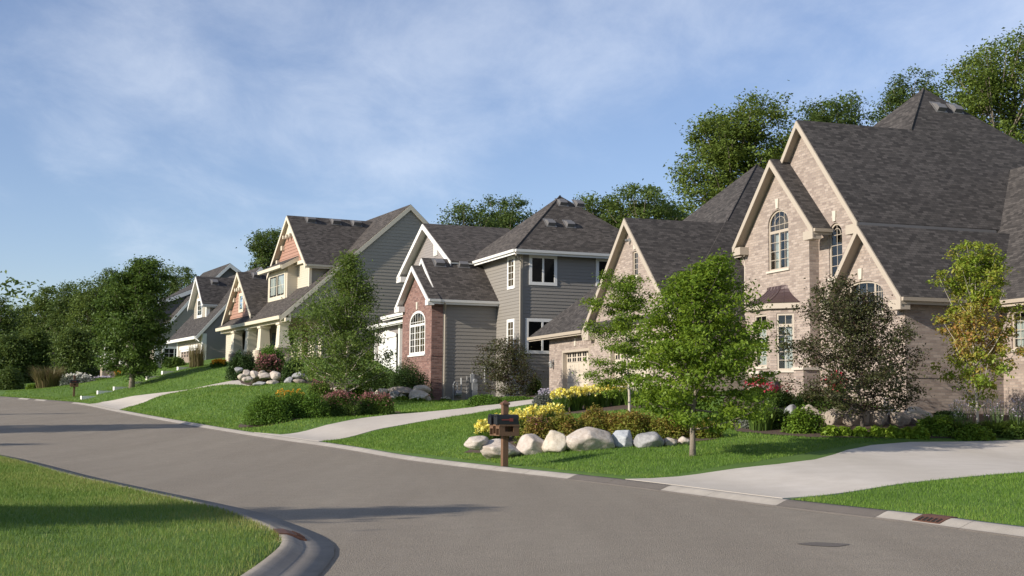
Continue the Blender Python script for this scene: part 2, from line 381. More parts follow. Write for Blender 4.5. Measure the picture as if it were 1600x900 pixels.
# ------------------------------------------------------------------ mesh building
class MB:
    """collects polygons, boxes and bars; build() links them as ONE mesh object with UVs in metres"""
    def __init__(s): s.v, s.f = [], []
    def poly(s, pts):
        i = len(s.v); s.v += [tuple(map(float, p)) for p in pts]; s.f.append(list(range(i, i + len(pts)))); return s
    def box(s, x0, x1, y0, y1, z0, z1):
        if x0 > x1: x0, x1 = x1, x0
        if y0 > y1: y0, y1 = y1, y0
        if z0 > z1: z0, z1 = z1, z0
        i = len(s.v)
        s.v += [(x0, y0, z0), (x1, y0, z0), (x1, y1, z0), (x0, y1, z0), (x0, y0, z1), (x1, y0, z1), (x1, y1, z1), (x0, y1, z1)]
        s.f += [[i + k for k in q] for q in ((3, 2, 1, 0), (4, 5, 6, 7), (0, 1, 5, 4), (1, 2, 6, 5), (2, 3, 7, 6), (3, 0, 4, 7))]
        return s
    def slab(s, pts, off):
        """closed prism: polygon pts plus the same polygon moved by off"""
        n = len(pts); i = len(s.v); off = np.asarray(off, float)
        s.v += [tuple(map(float, p)) for p in pts] + [tuple(np.asarray(p, float) + off) for p in pts]
        s.f.append(list(range(i, i + n))); s.f.append(list(range(i + 2 * n - 1, i + n - 1, -1)))
        for k in range(n):
            k2 = (k + 1) % n
            s.f.append([i + k2, i + k, i + n + k, i + n + k2])
        return s
    def beam(s, p, q, side, w, up, h):
        """bar from p to q: w along side, h along up, starting at p"""
        p, q = np.asarray(p, float), np.asarray(q, float)
        a, b = np.asarray(side, float) * w, np.asarray(up, float) * h
        return s.slab([p, p + a, p + a + b, p + b], q - p)
    def tube(s, pts, radii, seg=8, cap=True):
        pts = [np.asarray(p, float) for p in pts]
        rings = []
        for k, p in enumerate(pts):
            d = pts[min(k + 1, len(pts) - 1)] - pts[max(k - 1, 0)]
            d = d / (np.linalg.norm(d) + 1e-9)
            a = np.cross(d, (0, 0, 1.0) if abs(d[2]) < 0.9 else (1.0, 0, 0)); a /= np.linalg.norm(a) + 1e-9
            b = np.cross(d, a)
            i = len(s.v); rings.append(i)
            r = radii[k] if hasattr(radii, '__len__') else radii
            for j in range(seg):
                t = 2 * math.pi * j / seg
                s.v.append(tuple(p + (a * math.cos(t) + b * math.sin(t)) * r))
        for k in range(len(rings) - 1):
            for j in range(seg):
                j2 = (j + 1) % seg
                s.f.append([rings[k] + j, rings[k] + j2, rings[k + 1] + j2, rings[k + 1] + j])
        if cap:
            s.f.append([rings[0] + j for j in range(seg)][::-1]); s.f.append([rings[-1] + j for j in range(seg)])
        return s
    def build(s, name, mat, parent=None, smooth=False, fixn=True):
        me = bpy.data.meshes.new(name)
        me.from_pydata(s.v, [], s.f)
        if fixn:
            bm = bmesh.new(); bm.from_mesh(me); bmesh.ops.recalc_face_normals(bm, faces=bm.faces); bm.to_mesh(me); bm.free()
        me.update()
        uvl = me.uv_layers.new(name="UVMap")
        for p in me.polygons:
            n = p.normal
            if abs(n.z) > 0.97: u, w = Vector((1, 0, 0)), Vector((0, 1, 0))
            else:
                u = Vector((-n.y, n.x, 0)).normalized(); w = n.cross(u)
            for li in p.loop_indices:
                co = me.vertices[me.loops[li].vertex_index].co
                uvl.data[li].uv = (co.dot(u), co.dot(w))
        me.materials.append(MATS[mat] if isinstance(mat, str) else mat)
        if smooth: me.polygons.foreach_set("use_smooth", [True] * len(me.polygons))
        o = bpy.data.objects.new(name, me)
        COL.objects.link(o)
        if parent is not None:
            o.parent = parent
        return o

def quick_mesh(name, V, Fq, mat, parent=None, tint=None, smooth=False):
    """big meshes from arrays; Fq is (n,3) or (n,4)"""
    me = bpy.data.meshes.new(name)
    V = np.ascontiguousarray(V, np.float32); Fq = np.ascontiguousarray(Fq, np.int32)
    n, k = Fq.shape
    me.vertices.add(len(V)); me.vertices.foreach_set("co", V.ravel())
    me.loops.add(n * k); me.loops.foreach_set("vertex_index", Fq.ravel())
    me.polygons.add(n)
    me.polygons.foreach_set("loop_start", np.arange(0, n * k, k, dtype=np.int32))
    me.update(calc_edges=True)
    if tint is not None:
        at_ = me.attributes.new("tint", 'FLOAT', 'POINT'); at_.data.foreach_set("value", np.ascontiguousarray(tint, np.float32))
    if smooth: me.polygons.foreach_set("use_smooth", np.ones(n, bool))
    for m in (mat if isinstance(mat, (list, tuple)) else [mat]): me.materials.append(MATS[m])
    o = bpy.data.objects.new(name, me)
    COL.objects.link(o)
    if parent is not None: o.parent = parent
    return o

# ------------------------------------------------------------------ terrain
def road_z(y):
    y = np.asarray(y, float)
    return 0.028 * 1.5 * np.log1p(np.exp(np.clip((y - 36.0) / 1.5, -40, 60)))

CURB = np.array([(22.0, -14.0), (15.5, -2.0), (9.6, 9.5), (6.75, 16.3), (6.0, 18.2), (4.6, 21.0), (2.5, 26.0), (-0.2, 31.2), (-2.6, 36.0), (-4.9, 40.7),
                 (-9.4, 48.2), (-15.5, 59.5), (-21.4, 71.0), (-27.1, 82.3), (-32.8, 90.2), (-39.0, 97.8), (-47.0, 106.0), (-60.0, 116.0), (-80.0, 128.0), (-110.0, 142.0)])
ISLAND = np.array([(-110.0, 118.0), (-80.0, 98.0), (-56.0, 80.0), (-38.0, 63.0), (-26.0, 50.0), (-19.0, 41.5), (-13.7, 34.3), (-9.1, 26.4), (-7.4, 23.6), (-4.3, 18.6),
                   (-3.46, 16.9), (-2.75, 15.2), (-2.42, 13.9), (-2.32, 12.4), (-2.30, 11.0), (-2.30, 8.0), (-2.30, 2.0), (-2.30, -14.0)])

def smooth_line(P, n=6, keep=0):
    """Catmull-Rom through the points"""
    out = []
    for i in range(len(P) - 1):
        p0, p1, p2, p3 = P[max(i - 1, 0)], P[i], P[i + 1], P[min(i + 2, len(P) - 1)]
        for k in range(n):
            t = k / n
            out.append(0.5 * ((2 * p1) + (-p0 + p2) * t + (2 * p0 - 5 * p1 + 4 * p2 - p3) * t * t + (-p0 + 3 * p1 - 3 * p2 + p3) * t ** 3))
    out.append(P[-1])
    return np.array(out)
CURB_L, ISLAND_L = smooth_line(CURB), smooth_line(ISLAND)
_T = np.gradient(CURB_L, axis=0); _T /= np.linalg.norm(_T, axis=1)[:, None]
CURB_L = CURB_L - np.c_[_T[:, 1], -_T[:, 0]] * 0.22

def signed_dist(P, L):
    """distance of points to polyline L, positive on the right of its direction"""
    P = np.asarray(P, float); best = np.full(len(P), 1e9); sg = np.ones(len(P)); yy = np.zeros(len(P))
    for i in range(len(L) - 1):
        a, d = L[i], L[i + 1] - L[i]
        q = P - a
        t = np.clip((q @ d) / (d @ d), 0, 1)
        r = q - t[:, None] * d
        ds = np.hypot(r[:, 0], r[:, 1])
        m = ds < best
        best[m] = ds[m]
        sg[m] = np.where((q[m, 1] * d[0] - q[m, 0] * d[1]) < 0, 1, -1)
        yy[m] = (a + t[:, None] * d)[m, 1]
    return best * sg, yy

ANCH = [(1267, 612, 45.8), (1165, 610, 50.2), (1406, 644, 40.3), (1580, 647, 41.8), (1650, 652, 42.2), (1507, 691, 35.5), (1600, 688, 36.3), (1322, 704, 32.5),
        (1272, 720, 29), (1700, 690, 36.5), (1600, 738, 24.5), (1245, 785, 20.7), (1082, 712, 31), (840, 703, 34.5), (980, 702, 33.5), (745, 697, 35.5),
        (1150, 690, 34.5), (870, 668, 39), (800, 670, 39), (920, 640, 44), (853, 613, 63.5), (1000, 610, 56), (745, 648, 48), (620, 668, 46), (690, 628, 69.3),
        (720, 634, 70), (640, 640, 60), (560, 622, 64), (500, 652, 53), (390, 655, 51), (610, 648, 54), (420, 598, 70), (380, 590, 73), (470, 600, 68),
        (350, 566, 99), (450, 565, 84.2), (300, 610, 80), (400, 612, 72), (260, 585, 93), (205, 607, 90), (147, 617, 88), (300, 572, 99), (316, 562, 103),
        (241, 592, 118), (180, 592, 125), (116, 622, 93.5), (40, 612, 112), (0, 612, 115), (100, 606, 115), (605, 592, 77), (545, 598, 73), (740, 560, 120), (1100, 592, 85), (1500, 625, 75)]
_pts, _val = [], []
for px_, py_, d_ in ANCH:
    p = at(px_, py_, d_)
    sd, yy = signed_dist(p[None, :2], CURB_L)
    _pts.append(p[:2]); _val.append(p[2] - float(road_z(yy)[0]) - 0.09)
for p in CURB_L[::5]:
    _pts.append(p); _val.append(0.0)
_pts, _val = np.array(_pts), np.array(_val)
def _tps_k(r): return np.where(r > 0, r * r * np.log(r + 1e-9), 0.0)
_n = len(_pts)
_K = _tps_k(np.linalg.norm(_pts[:, None] - _pts[None], axis=2)) + np.eye(_n) * 6.0
_P = np.c_[np.ones(_n), _pts]
_A = np.block([[_K, _P], [_P.T, np.zeros((3, 3))]])
_w = np.linalg.solve(_A, np.r_[_val, np.zeros(3)])
def _rise(P):
    Q = np.c_[np.clip(P[:, 0], -75, 32), np.clip(P[:, 1], 5, 135)]
    out = np.zeros(len(Q))
    for i in range(0, len(Q), 20000):
        q = Q[i:i + 20000]
        out[i:i + 20000] = _tps_k(np.linalg.norm(q[:, None] - _pts[None], axis=2)) @ _w[:_n] + np.c_[np.ones(len(q)), q] @ _w[_n:]
    return np.clip(out, -0.3, 7.0)

def sstep(a, b, x):
    t = np.clip((x - a) / (b - a), 0, 1); return t * t * (3 - 2 * t)

# lawns carry on over the kerb line; under the road the ground sheet dips out of the way
def ground_z(P, dip=True):
    P = np.asarray(P, float).reshape(-1, 2)
    sc, yc = signed_dist(P, CURB_L)
    si, yi = signed_dist(P, ISLAND_L)

    sc_h = sc
    z_house = road_z(yc) + 0.09 + np.maximum(_rise(P), -0.05) * sstep(0.0, 3.0, sc_h)
    z_isl = road_z(yi) + 0.09 + 0.12 * sstep(0.5, 6, si)
    on_h = sc_h > -1e-6
    on_i = si > -1e-6
    z = np.where(on_h, z_house, np.where(on_i, z_isl, 0.0))
    road = ~(on_h | on_i)
    dd = np.minimum(-sc_h, -si)
    zr = np.where(-sc_h < -si, road_z(yc), road_z(yi))
    zroad = zr + (0.09 - 0.36 * sstep(0.02, 0.35, dd) if dip else 0.0)
    return np.where(road, zroad, z), sc_h, si

def gz(x, y): return float(ground_z(np.array([[x, y]]))[0][0])

def on_ground(px, depth):
    """where the plumb line of a column of the photograph meets the ground that far ahead"""
    p = at(px, HORIZON, depth)
    return np.array([p[0], p[1], gz(p[0], p[1])])

# orientation of the two lines: houses lie to the right of CURB, island to the left of ISLAND going towards the camera
def axis_coords(lo, hi, fine_lo, fine_hi, step):
    a = list(np.arange(fine_lo, fine_hi + 1e-6, step))
    s, x = step, fine_lo
    while x > lo: s *= 1.25; x -= s; a.insert(0, x)
    s, x = step, fine_hi
    while x < hi: s *= 1.25; x += s; a.append(x)
    return np.array(a)
gx = axis_coords(-1500, 1500, -42, 24, 0.4)
gy = axis_coords(-400, 2500, 6, 118, 0.4)
GX, GY = np.meshgrid(gx, gy)
GP = np.c_[GX.ravel(), GY.ravel()]
GZ = ground_z(GP)[0]
nx_, ny_ = len(gx), len(gy)
_i = np.arange(nx_ * ny_).reshape(ny_, nx_)
Fq = np.stack([_i[:-1, :-1], _i[:-1, 1:], _i[1:, 1:], _i[1:, :-1]], -1).reshape(-1, 4)
tag(quick_mesh("ground", np.c_[GP, GZ], Fq, "turf", smooth=True), kind="structure")

def inside(P, poly):
    x, y = P[:, 0], P[:, 1]; r = np.zeros(len(P), bool); n = len(poly)
    for i in range(n):
        x1, y1 = poly[i]; x2, y2 = poly[(i + 1) % n]
        c = ((y1 > y) != (y2 > y))
        with np.errstate(divide='ignore', invalid='ignore'):
            r ^= c & (x < (x2 - x1) * (y - y1) / (y2 - y1) + x1)
    return r

def sheet(name, poly, off, mat, step=0.5, zf=None, thick=0.0, kind="structure"):
    """a paved surface that follows the ground, cut to an outline"""
    poly = np.asarray(poly, float)
    lo, hi = poly.min(0), poly.max(0)
    X, Y = np.meshgrid(np.arange(lo[0], hi[0], step), np.arange(lo[1], hi[1], step))
    P = np.c_[X.ravel(), Y.ravel()] + 0.013
    P = P[inside(P, poly)]
    dense = []
    for i in range(len(poly)):
        a, b = poly[i], poly[(i + 1) % len(poly)]
        m = max(1, int(np.linalg.norm(b - a) / step))
        for k in range(m): dense.append(a + (b - a) * k / m)
    nb = len(dense)
    allp = [Vector(p) for p in dense] + [Vector(p) for p in P]
    r = delaunay_2d_cdt(allp, [(i, (i + 1) % nb) for i in range(nb)], [], 1, 1e-4)
    vs = np.array([tuple(v) for v in r[0]])
    z = (zf(vs) if zf else ground_z(vs)[0]) + off
    V = [tuple(v) + (zz,) for v, zz in zip(vs, z)]
    F = [list(f) for f in r[2]]
    me = bpy.data.meshes.new(name)
    me.from_pydata(V, [], F)
    if thick:
        bm = bmesh.new(); bm.from_mesh(me)
        bmesh.ops.recalc_face_normals(bm, faces=bm.faces)
        be = [e for e in bm.edges if len(e.link_faces) == 1]
        ret = bmesh.ops.extrude_edge_only(bm, edges=be)
        for v in ret["geom"]:
            if isinstance(v, bmesh.types.BMVert): v.co.z -= thick
        bm.to_mesh(me); bm.free()
    me.update()
    flip = me.polygons[0].normal.z < 0
    if flip: me.flip_normals()
    me.materials.append(MATS[mat])
    me.polygons.foreach_set("use_smooth", [not thick] * len(me.polygons))
    o = bpy.data.objects.new(name, me); COL.objects.link(o)
    tag(o, kind=kind)
    return o

def offset_line(L, d):
    T = np.gradient(L, axis=0); T /= np.linalg.norm(T, axis=1)[:, None]
    return L + np.c_[T[:, 1], -T[:, 0]] * d              # to the right of the direction
CWI = 0.54
CW = 0.38                                                # width of the rolled kerb
_edge_h = offset_line(CURB_L, -(CW - 0.05))
_edge_i = offset_line(ISLAND_L, -(CWI - 0.05))
def road_surface(P):
    sc, yc = signed_dist(P, CURB_L); si, yi = signed_dist(P, ISLAND_L)
    w = np.abs(si) / (np.abs(sc) + np.abs(si) + 1e-6)
    return road_z(yc) * w + road_z(yi) * (1 - w)

# ------------------------------------------------------------------ road, kerbs, drives
sheet("road", np.r_[_edge_h, _edge_i], 0.0, "asphalt", step=1.1, zf=road_surface)

def arc(L):
    return np.r_[0, np.cumsum(np.linalg.norm(np.diff(L, axis=0), axis=1))]

def sample_line(L, s):
    A = arc(L); return np.c_[np.interp(s, A, L[:, 0]), np.interp(s, A, L[:, 1])]

def kerb(name, L, seg_len=3.0, dark=None, rolled=True):
    """rolled concrete kerb in cast lengths with open joints"""
    A = arc(L)[-1]
    prof = [(-0.02, -0.20), (-0.02, 0.100), (0.06, 0.098), (0.13, 0.074), (0.21, 0.034), (0.27, 0.018), (CWI, 0.026), (CWI, -0.12)]
    if rolled: prof = [(-0.02, -0.20), (-0.02, 0.100), (0.08, 0.098), (0.16, 0.074), (0.25, 0.036), (0.31, 0.016), (CW - 0.03, 0.008), (CW - 0.02, -0.12)]
    V, Fq, M = [], [], []
    s0, k = 0.0, 0
    rr = random.Random(5)
    while s0 < A - 0.2:
        s1 = min(s0 + seg_len * rr.uniform(0.75, 1.15), A)
        ss = np.linspace(s0 + 0.004, s1 - 0.004, 9)
        P = sample_line(L, ss); Q = sample_line(L, np.clip(ss + 0.5, 0, A)) - sample_line(L, np.clip(ss - 0.5, 0, A))
        Q /= np.linalg.norm(Q, axis=1)[:, None]
        N = np.c_[-Q[:, 1], Q[:, 0]]                      # left of the direction: the road side
        base = len(V); m = len(prof)
        for p, n in zip(P, N):
            z = float(road_z(p[1]))
            for o, h in prof: V.append((p[0] + n[0] * o, p[1] + n[1] * o, z + h))
        mid = sample_line(L, [(s0 + s1) / 2])[0]
        md = 1 if dark and dark(mid, k) else 0
        for a in range(len(P) - 1):
            for b in range(m - 1):
                i = base + a * m + b
                Fq.append((i, i + 1, i + m + 1, i + m)); M.append(1 if (rolled and b >= 5) else md)  # dark strip along the road edge paints in the joint's shade
        s0 = s1; k += 1
    o = quick_mesh(name, V, np.array(Fq), ["curb_concrete" if rolled else "corner_concrete", "asphalt_patch_and_seam_shade"])
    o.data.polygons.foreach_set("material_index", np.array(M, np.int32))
    bm = bmesh.new(); bm.from_mesh(o.data); bmesh.ops.recalc_face_normals(bm, faces=bm.faces); bm.to_mesh(o.data); bm.free()
    return tag(o, kind="structure")
_dk = random.Random(21)
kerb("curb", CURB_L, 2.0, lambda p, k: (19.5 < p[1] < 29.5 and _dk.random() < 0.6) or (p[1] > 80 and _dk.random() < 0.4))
kerb("curb", ISLAND_L, 4.5, rolled=False)

def gpt(px, d): return on_ground(px, d)[:2]
def curb_px(px):
    """point of the kerb line seen in that column"""
    best = min(range(len(CURB_L)), key=lambda i: abs(800 + F_PX * CURB_L[i, 0] / max(CURB_L[i, 1], 0.1) - px) if CURB_L[i, 1] > 5 else 1e9)
    return best
def drive(name, pxa, pxb, upper, lower):
    """upper/lower: far and near edge as (column, metres ahead)"""
    ia, ib = sorted((curb_px(pxa), curb_px(pxb)))
    line = [CURB_L[i] for i in range(ia, ib + 1)]            # near .. far along the kerb
    pts = line + [gpt(*u) for u in upper] + [gpt(*l) for l in reversed(lower)]
    return np.array(pts), sheet(name, pts, 0.018, "concrete", step=0.45, thick=0.10)
DR_A, _ = drive("driveway", 971, 1236, [(1060, 26.4), (1150, 27.2), (1215, 28.0), (1272, 29.2), (1300, 30.8), (1322, 32.4), (1360, 33.8), (1420, 34.8), (1507, 35.4), (1600, 36.2), (1850, 37.0), (2000, 36)],
                [(1290, 21.6), (1400, 22.6), (1600, 24.5), (1850, 27.0), (2000, 29)])
DR_B, _ = drive("driveway", 412, 502, [(440, 46.8), (480, 48.0), (527, 49.5), (570, 51.5), (615, 53.4), (680, 54.0), (740, 54.5), (790, 58), (850, 66), (868, 70)],
                [(512, 43.2), (540, 44.2), (600, 46.0), (660, 47.4), (740, 48.8), (800, 50.5), (860, 53), (1040, 57)])
DR_C, _ = drive("driveway", 142, 192, [(160, 83), (200, 82.6), (250, 81.6), (320, 79.5), (400, 76.5), (480, 75)],
                [(200, 73.6), (225, 74.2), (250, 75.0), (320, 73.4), (400, 71.8), (480, 70.5)])

BEDS = []
def bed(pts):
    pts = smooth_line(np.array([tuple(p) for p in pts] + [tuple(pts[0])], float), 5)[:-1]
    BEDS.append(pts)
    tag(sheet("mulch_bed", pts, 0.02, "mulch", step=0.35), kind="structure")
bed([gpt(725, 35.8), gpt(770, 34.9), gpt(850, 34.6), gpt(950, 34.0), gpt(1050, 34.2), gpt(1125, 35.2), gpt(1105, 36.6), gpt(1000, 37.0), gpt(900, 37.4), gpt(870, 39.2), gpt(780, 38.0)])
bed([gpt(850, 43.2), gpt(900, 42.6), gpt(1040, 43), gpt(1040, 45.6), gpt(930, 46.2), gpt(850, 45.4)])
bed([gpt(1150, 36.5), gpt(1230, 35.6), gpt(1290, 35.3), gpt(1400, 35.6), gpt(1507, 36.2), gpt(1620, 37.0), gpt(1760, 37.6), gpt(1760, 43), gpt(1600, 42.5), gpt(1500, 41.5), gpt(1400, 40.5), gpt(1250, 45.5), gpt(1150, 48), gpt(1130, 42)])
bed([gpt(372, 51.2), gpt(430, 51.0), gpt(510, 52.5), gpt(610, 54.5), gpt(625, 56.5), gpt(560, 58.5), gpt(460, 56.5), gpt(385, 54)])
bed([gpt(376, 72.6), gpt(420, 71.0), gpt(474, 69.8), gpt(520, 66.9), gpt(600, 66.3), gpt(668, 66.6), gpt(668, 69.5), gpt(590, 72), gpt(480, 74), gpt(440, 79), gpt(372, 78)])
bed([gpt(470, 61), gpt(530, 60.8), gpt(590, 62.5), gpt(585, 64.5), gpt(520, 64.5), gpt(470, 63.5)])
bed([gpt(735, 56), gpt(770, 55.5), gpt(840, 58), gpt(846, 66), gpt(800, 65.5), gpt(740, 67)])

# ------------------------------------------------------------------ lawn: real blades near, turf sheet beyond
def grass(name, poly, per_m2, h, w, mat, dry=0.0, seed=1, edge=None):
    rg = np.random.default_rng(seed)
    poly = np.asarray(poly); lo, hi = poly.min(0), poly.max(0)
    n = int((hi - lo).prod() * per_m2)
    P = lo + rg.random((n, 2)) * (hi - lo)
    P = P[inside(P, poly)]
    Z, sc, si = ground_z(P)
    keep = (sc > 0.03) | (si > 0.03)
    for dpoly in (DR_A, DR_B, DR_C): keep &= ~inside(P, dpoly)
    for b in BEDS: keep &= ~inside(P, b)
    P, Z, sc, si = P[keep], Z[keep], sc[keep], si[keep]
    m = len(P)
    dist = np.hypot(P[:, 0], P[:, 1])
    k = np.clip(dist / 20.0, 0.7, 3.0)                    # coarser tufts farther off
    hh = h * rg.uniform(0.55, 1.25, m) * np.clip(0.75 + 0.25 * k, 0.8, 1.4)
    ww = w * rg.uniform(0.6, 1.4, m) * k
    ang = rg.uniform(0, 2 * np.pi, m); lean = rg.normal(0, 0.38, (m, 2)) * hh[:, None]
    a = np.c_[P[:, 0] - np.cos(ang) * ww / 2, P[:, 1] - np.sin(ang) * ww / 2, Z - 0.01]
    b = np.c_[P[:, 0] + np.cos(ang) * ww / 2, P[:, 1] + np.sin(ang) * ww / 2, Z - 0.01]
    c = np.c_[P + lean, Z + hh]
    V = np.stack([a, b, c], 1).reshape(-1, 3)
    t = rg.beta(2.2, 3.2, m)
    # patches of drier turf, drier still along the kerb
    pn = np.sin(P[:, 0] * 0.9 + 1.3 * np.sin(P[:, 1] * 0.5)) * np.sin(P[:, 1] * 0.7 + 0.8 * np.sin(P[:, 0] * 0.6))
    ed = np.minimum(np.where(sc > 0, sc, 99), np.where(si > 0, si, 99))
    t = np.clip(t + 0.15 * pn + 0.07 * np.sin(P[:, 0] * 3.1 + 2 * np.sin(P[:, 1] * 2.3)) + dry * np.exp(-ed / 0.8), 0, 1)
    Fq = np.arange(3 * m).reshape(-1, 3)
    o = quick_mesh(name, V, Fq, mat, tint=np.repeat(t, 3))
    return tag(o, kind="stuff")
grass("lawn_grass", [(-18, 34.5), (-13.6, 34.4), (-9, 26.6), (-4.2, 18.8), (-2.2, 15), (-2.2, 8.5), (-4.5, 8.5), (-8, 17), (-12.5, 28)], 1500, 0.055, 0.008, "dry_grass_blades", dry=0.34, seed=2)
grass("lawn_grass", [gpt(500, 43), (-2.2, 36), (0.2, 31.2), (3, 26), gpt(1000, 25.9), gpt(1180, 29), gpt(1330, 34), gpt(1420, 36.0), gpt(1160, 40), gpt(1100, 44), gpt(1000, 47), gpt(860, 51), gpt(740, 49.5)], 620, 0.05, 0.0085, "grass_blades", dry=0.22, seed=3)
grass("lawn_grass", [(4.3, 20.5), (7.0, 15.5), (14, 22), gpt(1600, 24.6), gpt(1290, 21.8)], 1100, 0.05, 0.0085, "grass_blades", dry=0.25, seed=4)
grass("lawn_grass", [(-27.6, 82), (-15.4, 59), (-9.4, 47.6), gpt(420, 46.5), gpt(530, 50), gpt(620, 54), gpt(745, 55), gpt(740, 67), gpt(640, 68), gpt(480, 69), gpt(380, 72.5)], 170, 0.055, 0.011, "grass_blades", dry=0.2, seed=5)
grass("lawn_grass", [(-39, 98), (-27, 82.5), gpt(400, 73.5), gpt(360, 82), gpt(345, 95), gpt(300, 102), gpt(230, 113), gpt(20, 113)], 75, 0.06, 0.012, "grass_blades", dry=0.15, seed=6)

# ------------------------------------------------------------------ foliage
def leaf_quads(C, size, rg, up=0.35, aspect=0.55, outward=None):
    """folded diamond leaves at centres C"""
    n = len(C)
    nrm = rg.normal(0, 1, (n, 3)); nrm[:, 2] = np.abs(nrm[:, 2]) + up
    if outward is not None: nrm += outward * 0.7
    nrm /= np.linalg.norm(nrm, axis=1)[:, None]
    t = rg.normal(0, 1, (n, 3)); t -= (t * nrm).sum(1)[:, None] * nrm; t /= np.linalg.norm(t, axis=1)[:, None] + 1e-9
    b = np.cross(nrm, t)
    s = (size * rg.uniform(0.65, 1.35, n))[:, None]
    p0 = C - t * s * 0.5; p2 = C + t * s * 0.5 - nrm * s * 0.12
    p1 = C + b * s * aspect * 0.5 + nrm * s * 0.10; p3 = C - b * s * aspect * 0.5 + nrm * s * 0.10
    V = np.stack([p0, p1, p2, p3], 1).reshape(-1, 3)
    return V, np.arange(4 * n).reshape(-1, 4)

def crown_points(rows, n_clump, rg, zlo, fill=0.45, depth=0.9, gap=0.12, lobes=0):
    """... optionally billowing out around a number of main boughs"""
    if lobes:
        B = crown_points(rows, lobes, rg, zlo, 0.30, depth, 0.0)
        R = np.array(sorted(rows), float); H = R[:, 0]
        rad = np.interp(B[:, 2], H, (R[:, 2] - R[:, 1]) / 2); cc = np.interp(B[:, 2], H, (R[:, 2] + R[:, 1]) / 2)
        B[:, 0] = cc + (B[:, 0] - cc) * 0.86; B[:, 1] *= 0.86
        big = 0.5 * np.max((R[:, 2] - R[:, 1]) / 2)
        sz = np.clip(rad, 0.25 * big, big) * rg.uniform(0.28, 0.52, lobes)
        k = rg.choice(lobes, n_clump, p=sz ** 1.5 / (sz ** 1.5).sum())
        d = rg.normal(0, 1, (n_clump, 3)); d /= np.linalg.norm(d, axis=1)[:, None]
        q = rg.random(n_clump)[:, None] ** 0.4
        P = B[k] + d * q * sz[k][:, None] * np.array([1, 1, 0.8])
        P[:, 2] = np.clip(P[:, 2], H[0] - 0.2 * big, H[-1])
        return P
    """clump centres in a crown whose half-widths follow rows of (height, left, right)"""
    rows = np.array(sorted(rows), float)
    H, Lf, Rt = rows[:, 0], rows[:, 1], rows[:, 2]
    out = []
    zz = np.linspace(H[0], H[-1], 200); rad = np.interp(zz, H, (Rt - Lf) / 2)
    wgt = np.maximum(rad, 0.05) ** 1.6; cdf = np.cumsum(wgt); cdf /= cdf[-1]
    k = rg.uniform(0, 6.28, 6)
    while len(out) < n_clump:
        z = np.interp(rg.random(), cdf, zz)
        r, c = np.interp(z, H, (Rt - Lf) / 2), np.interp(z, H, (Rt + Lf) / 2)
        th = rg.uniform(0, 2 * np.pi)
        q = rg.random() ** fill
        lob = 1 + 0.13 * math.sin(3 * th + k[0] + z * 1.3) + 0.10 * math.sin(5 * th + k[1] - z * 2.1)
        x, y = c + r * q * math.cos(th) * min(1.0, 0.93 * lob), r * depth * q * math.sin(th) * lob
        g = math.sin(x * 1.9 + k[2]) * math.sin(y * 2.2 + k[3]) * math.sin(z * 2.0 + k[4])
        if g < -1 + gap * 6 * rg.random(): 
            if rg.random() < gap * 3: continue
        out.append((x, y, z))
    return np.array(out)

def bough_points(rows, boughs, n_clump, rg, low, top, top_frac, depth_k, twigs):
    """leaf sprays strung along boughs that run from the trunk out to the crown's outline; boughs = (count, lowest angle, highest angle) from the level"""
    n, e0, e1 = boughs
    R = np.array(sorted(rows), float); H = R[:, 0]
    def half(z, th):
        l, r = np.interp(z, H, R[:, 1]), np.interp(z, H, R[:, 2])
        c = math.cos(th); side = r if c > 0 else -l
        m = (r - l) / 2
        return max(0.02, abs(c) * side + (1 - abs(c)) * m * depth_k)
    C, limbs = [], []
    wts = []
    for i in range(n):
        f = (i + 0.5) / n
        z0 = low * 0.75 + (top * top_frac - low * 0.75) * (f ** 0.85) + rg.normal(0, 0.015) * top
        th = i * 2.39996 + rg.normal(0, 0.25)
        el = math.radians(e0 + (e1 - e0) * f + rg.normal(0, 7))
        step = 0.03 * top; p = 0.0; z = z0
        while True:
            p += step * math.cos(el); z += step * math.sin(el)
            lim = half(z, th) * rg.uniform(0.97, 1.03)
            if z > H[-1] or p > lim: break
            if p > 30: break
        if z > H[-1]: z = H[-1]
        ln = math.hypot(p, z - z0)
        if ln < 0.12 * (H[-1] - H[0]) * 0.3 and i < n - 2: ln = max(ln, 0.05)
        sag = rg.normal(0, 0.05) * ln
        pts = []
        for t in np.linspace(0, 1, 6):
            q = p * (t ** 0.9)
            pts.append(np.array([q * math.cos(th), q * math.sin(th), z0 + (z - z0) * t ** (1.15) + sag * math.sin(math.pi * t)]))
        limbs.append((z0, pts)); wts.append(max(ln, 0.2))
    wts = np.array(wts); cnt = np.maximum(2, np.round(n_clump * wts ** 1.4 / (wts ** 1.4).sum())).astype(int)
    for (z0, pts), m, ln in zip(limbs, cnt, wts):
        P = np.array(pts)
        for t in np.linspace(0.28, 1.0, m) + rg.normal(0, 0.03, m):
            t = min(max(t, 0.12), 1.0)
            b = np.array([np.interp(t * 5, range(6), P[:, k]) for k in range(3)])
            w = ln * 0.16 * (1.15 - 0.75 * abs(t - 0.55) * 1.6)
            o = rg.normal(0, 1, 3) * np.array([1, 1, 0.45]) * w
            q = b + o
            hh = np.clip(q[2], H[0], H[-1]); l, r = np.interp(hh, H, R[:, 1]), np.interp(hh, H, R[:, 2])
            q[0] = np.clip(q[0], l * 1.03 - 0.02, r * 1.03 + 0.02); q[2] = hh if q[2] > H[-1] else max(q[2], H[0] - 0.05 * (H[-1] - H[0]))
            C.append(q)
    return np.array(C), limbs

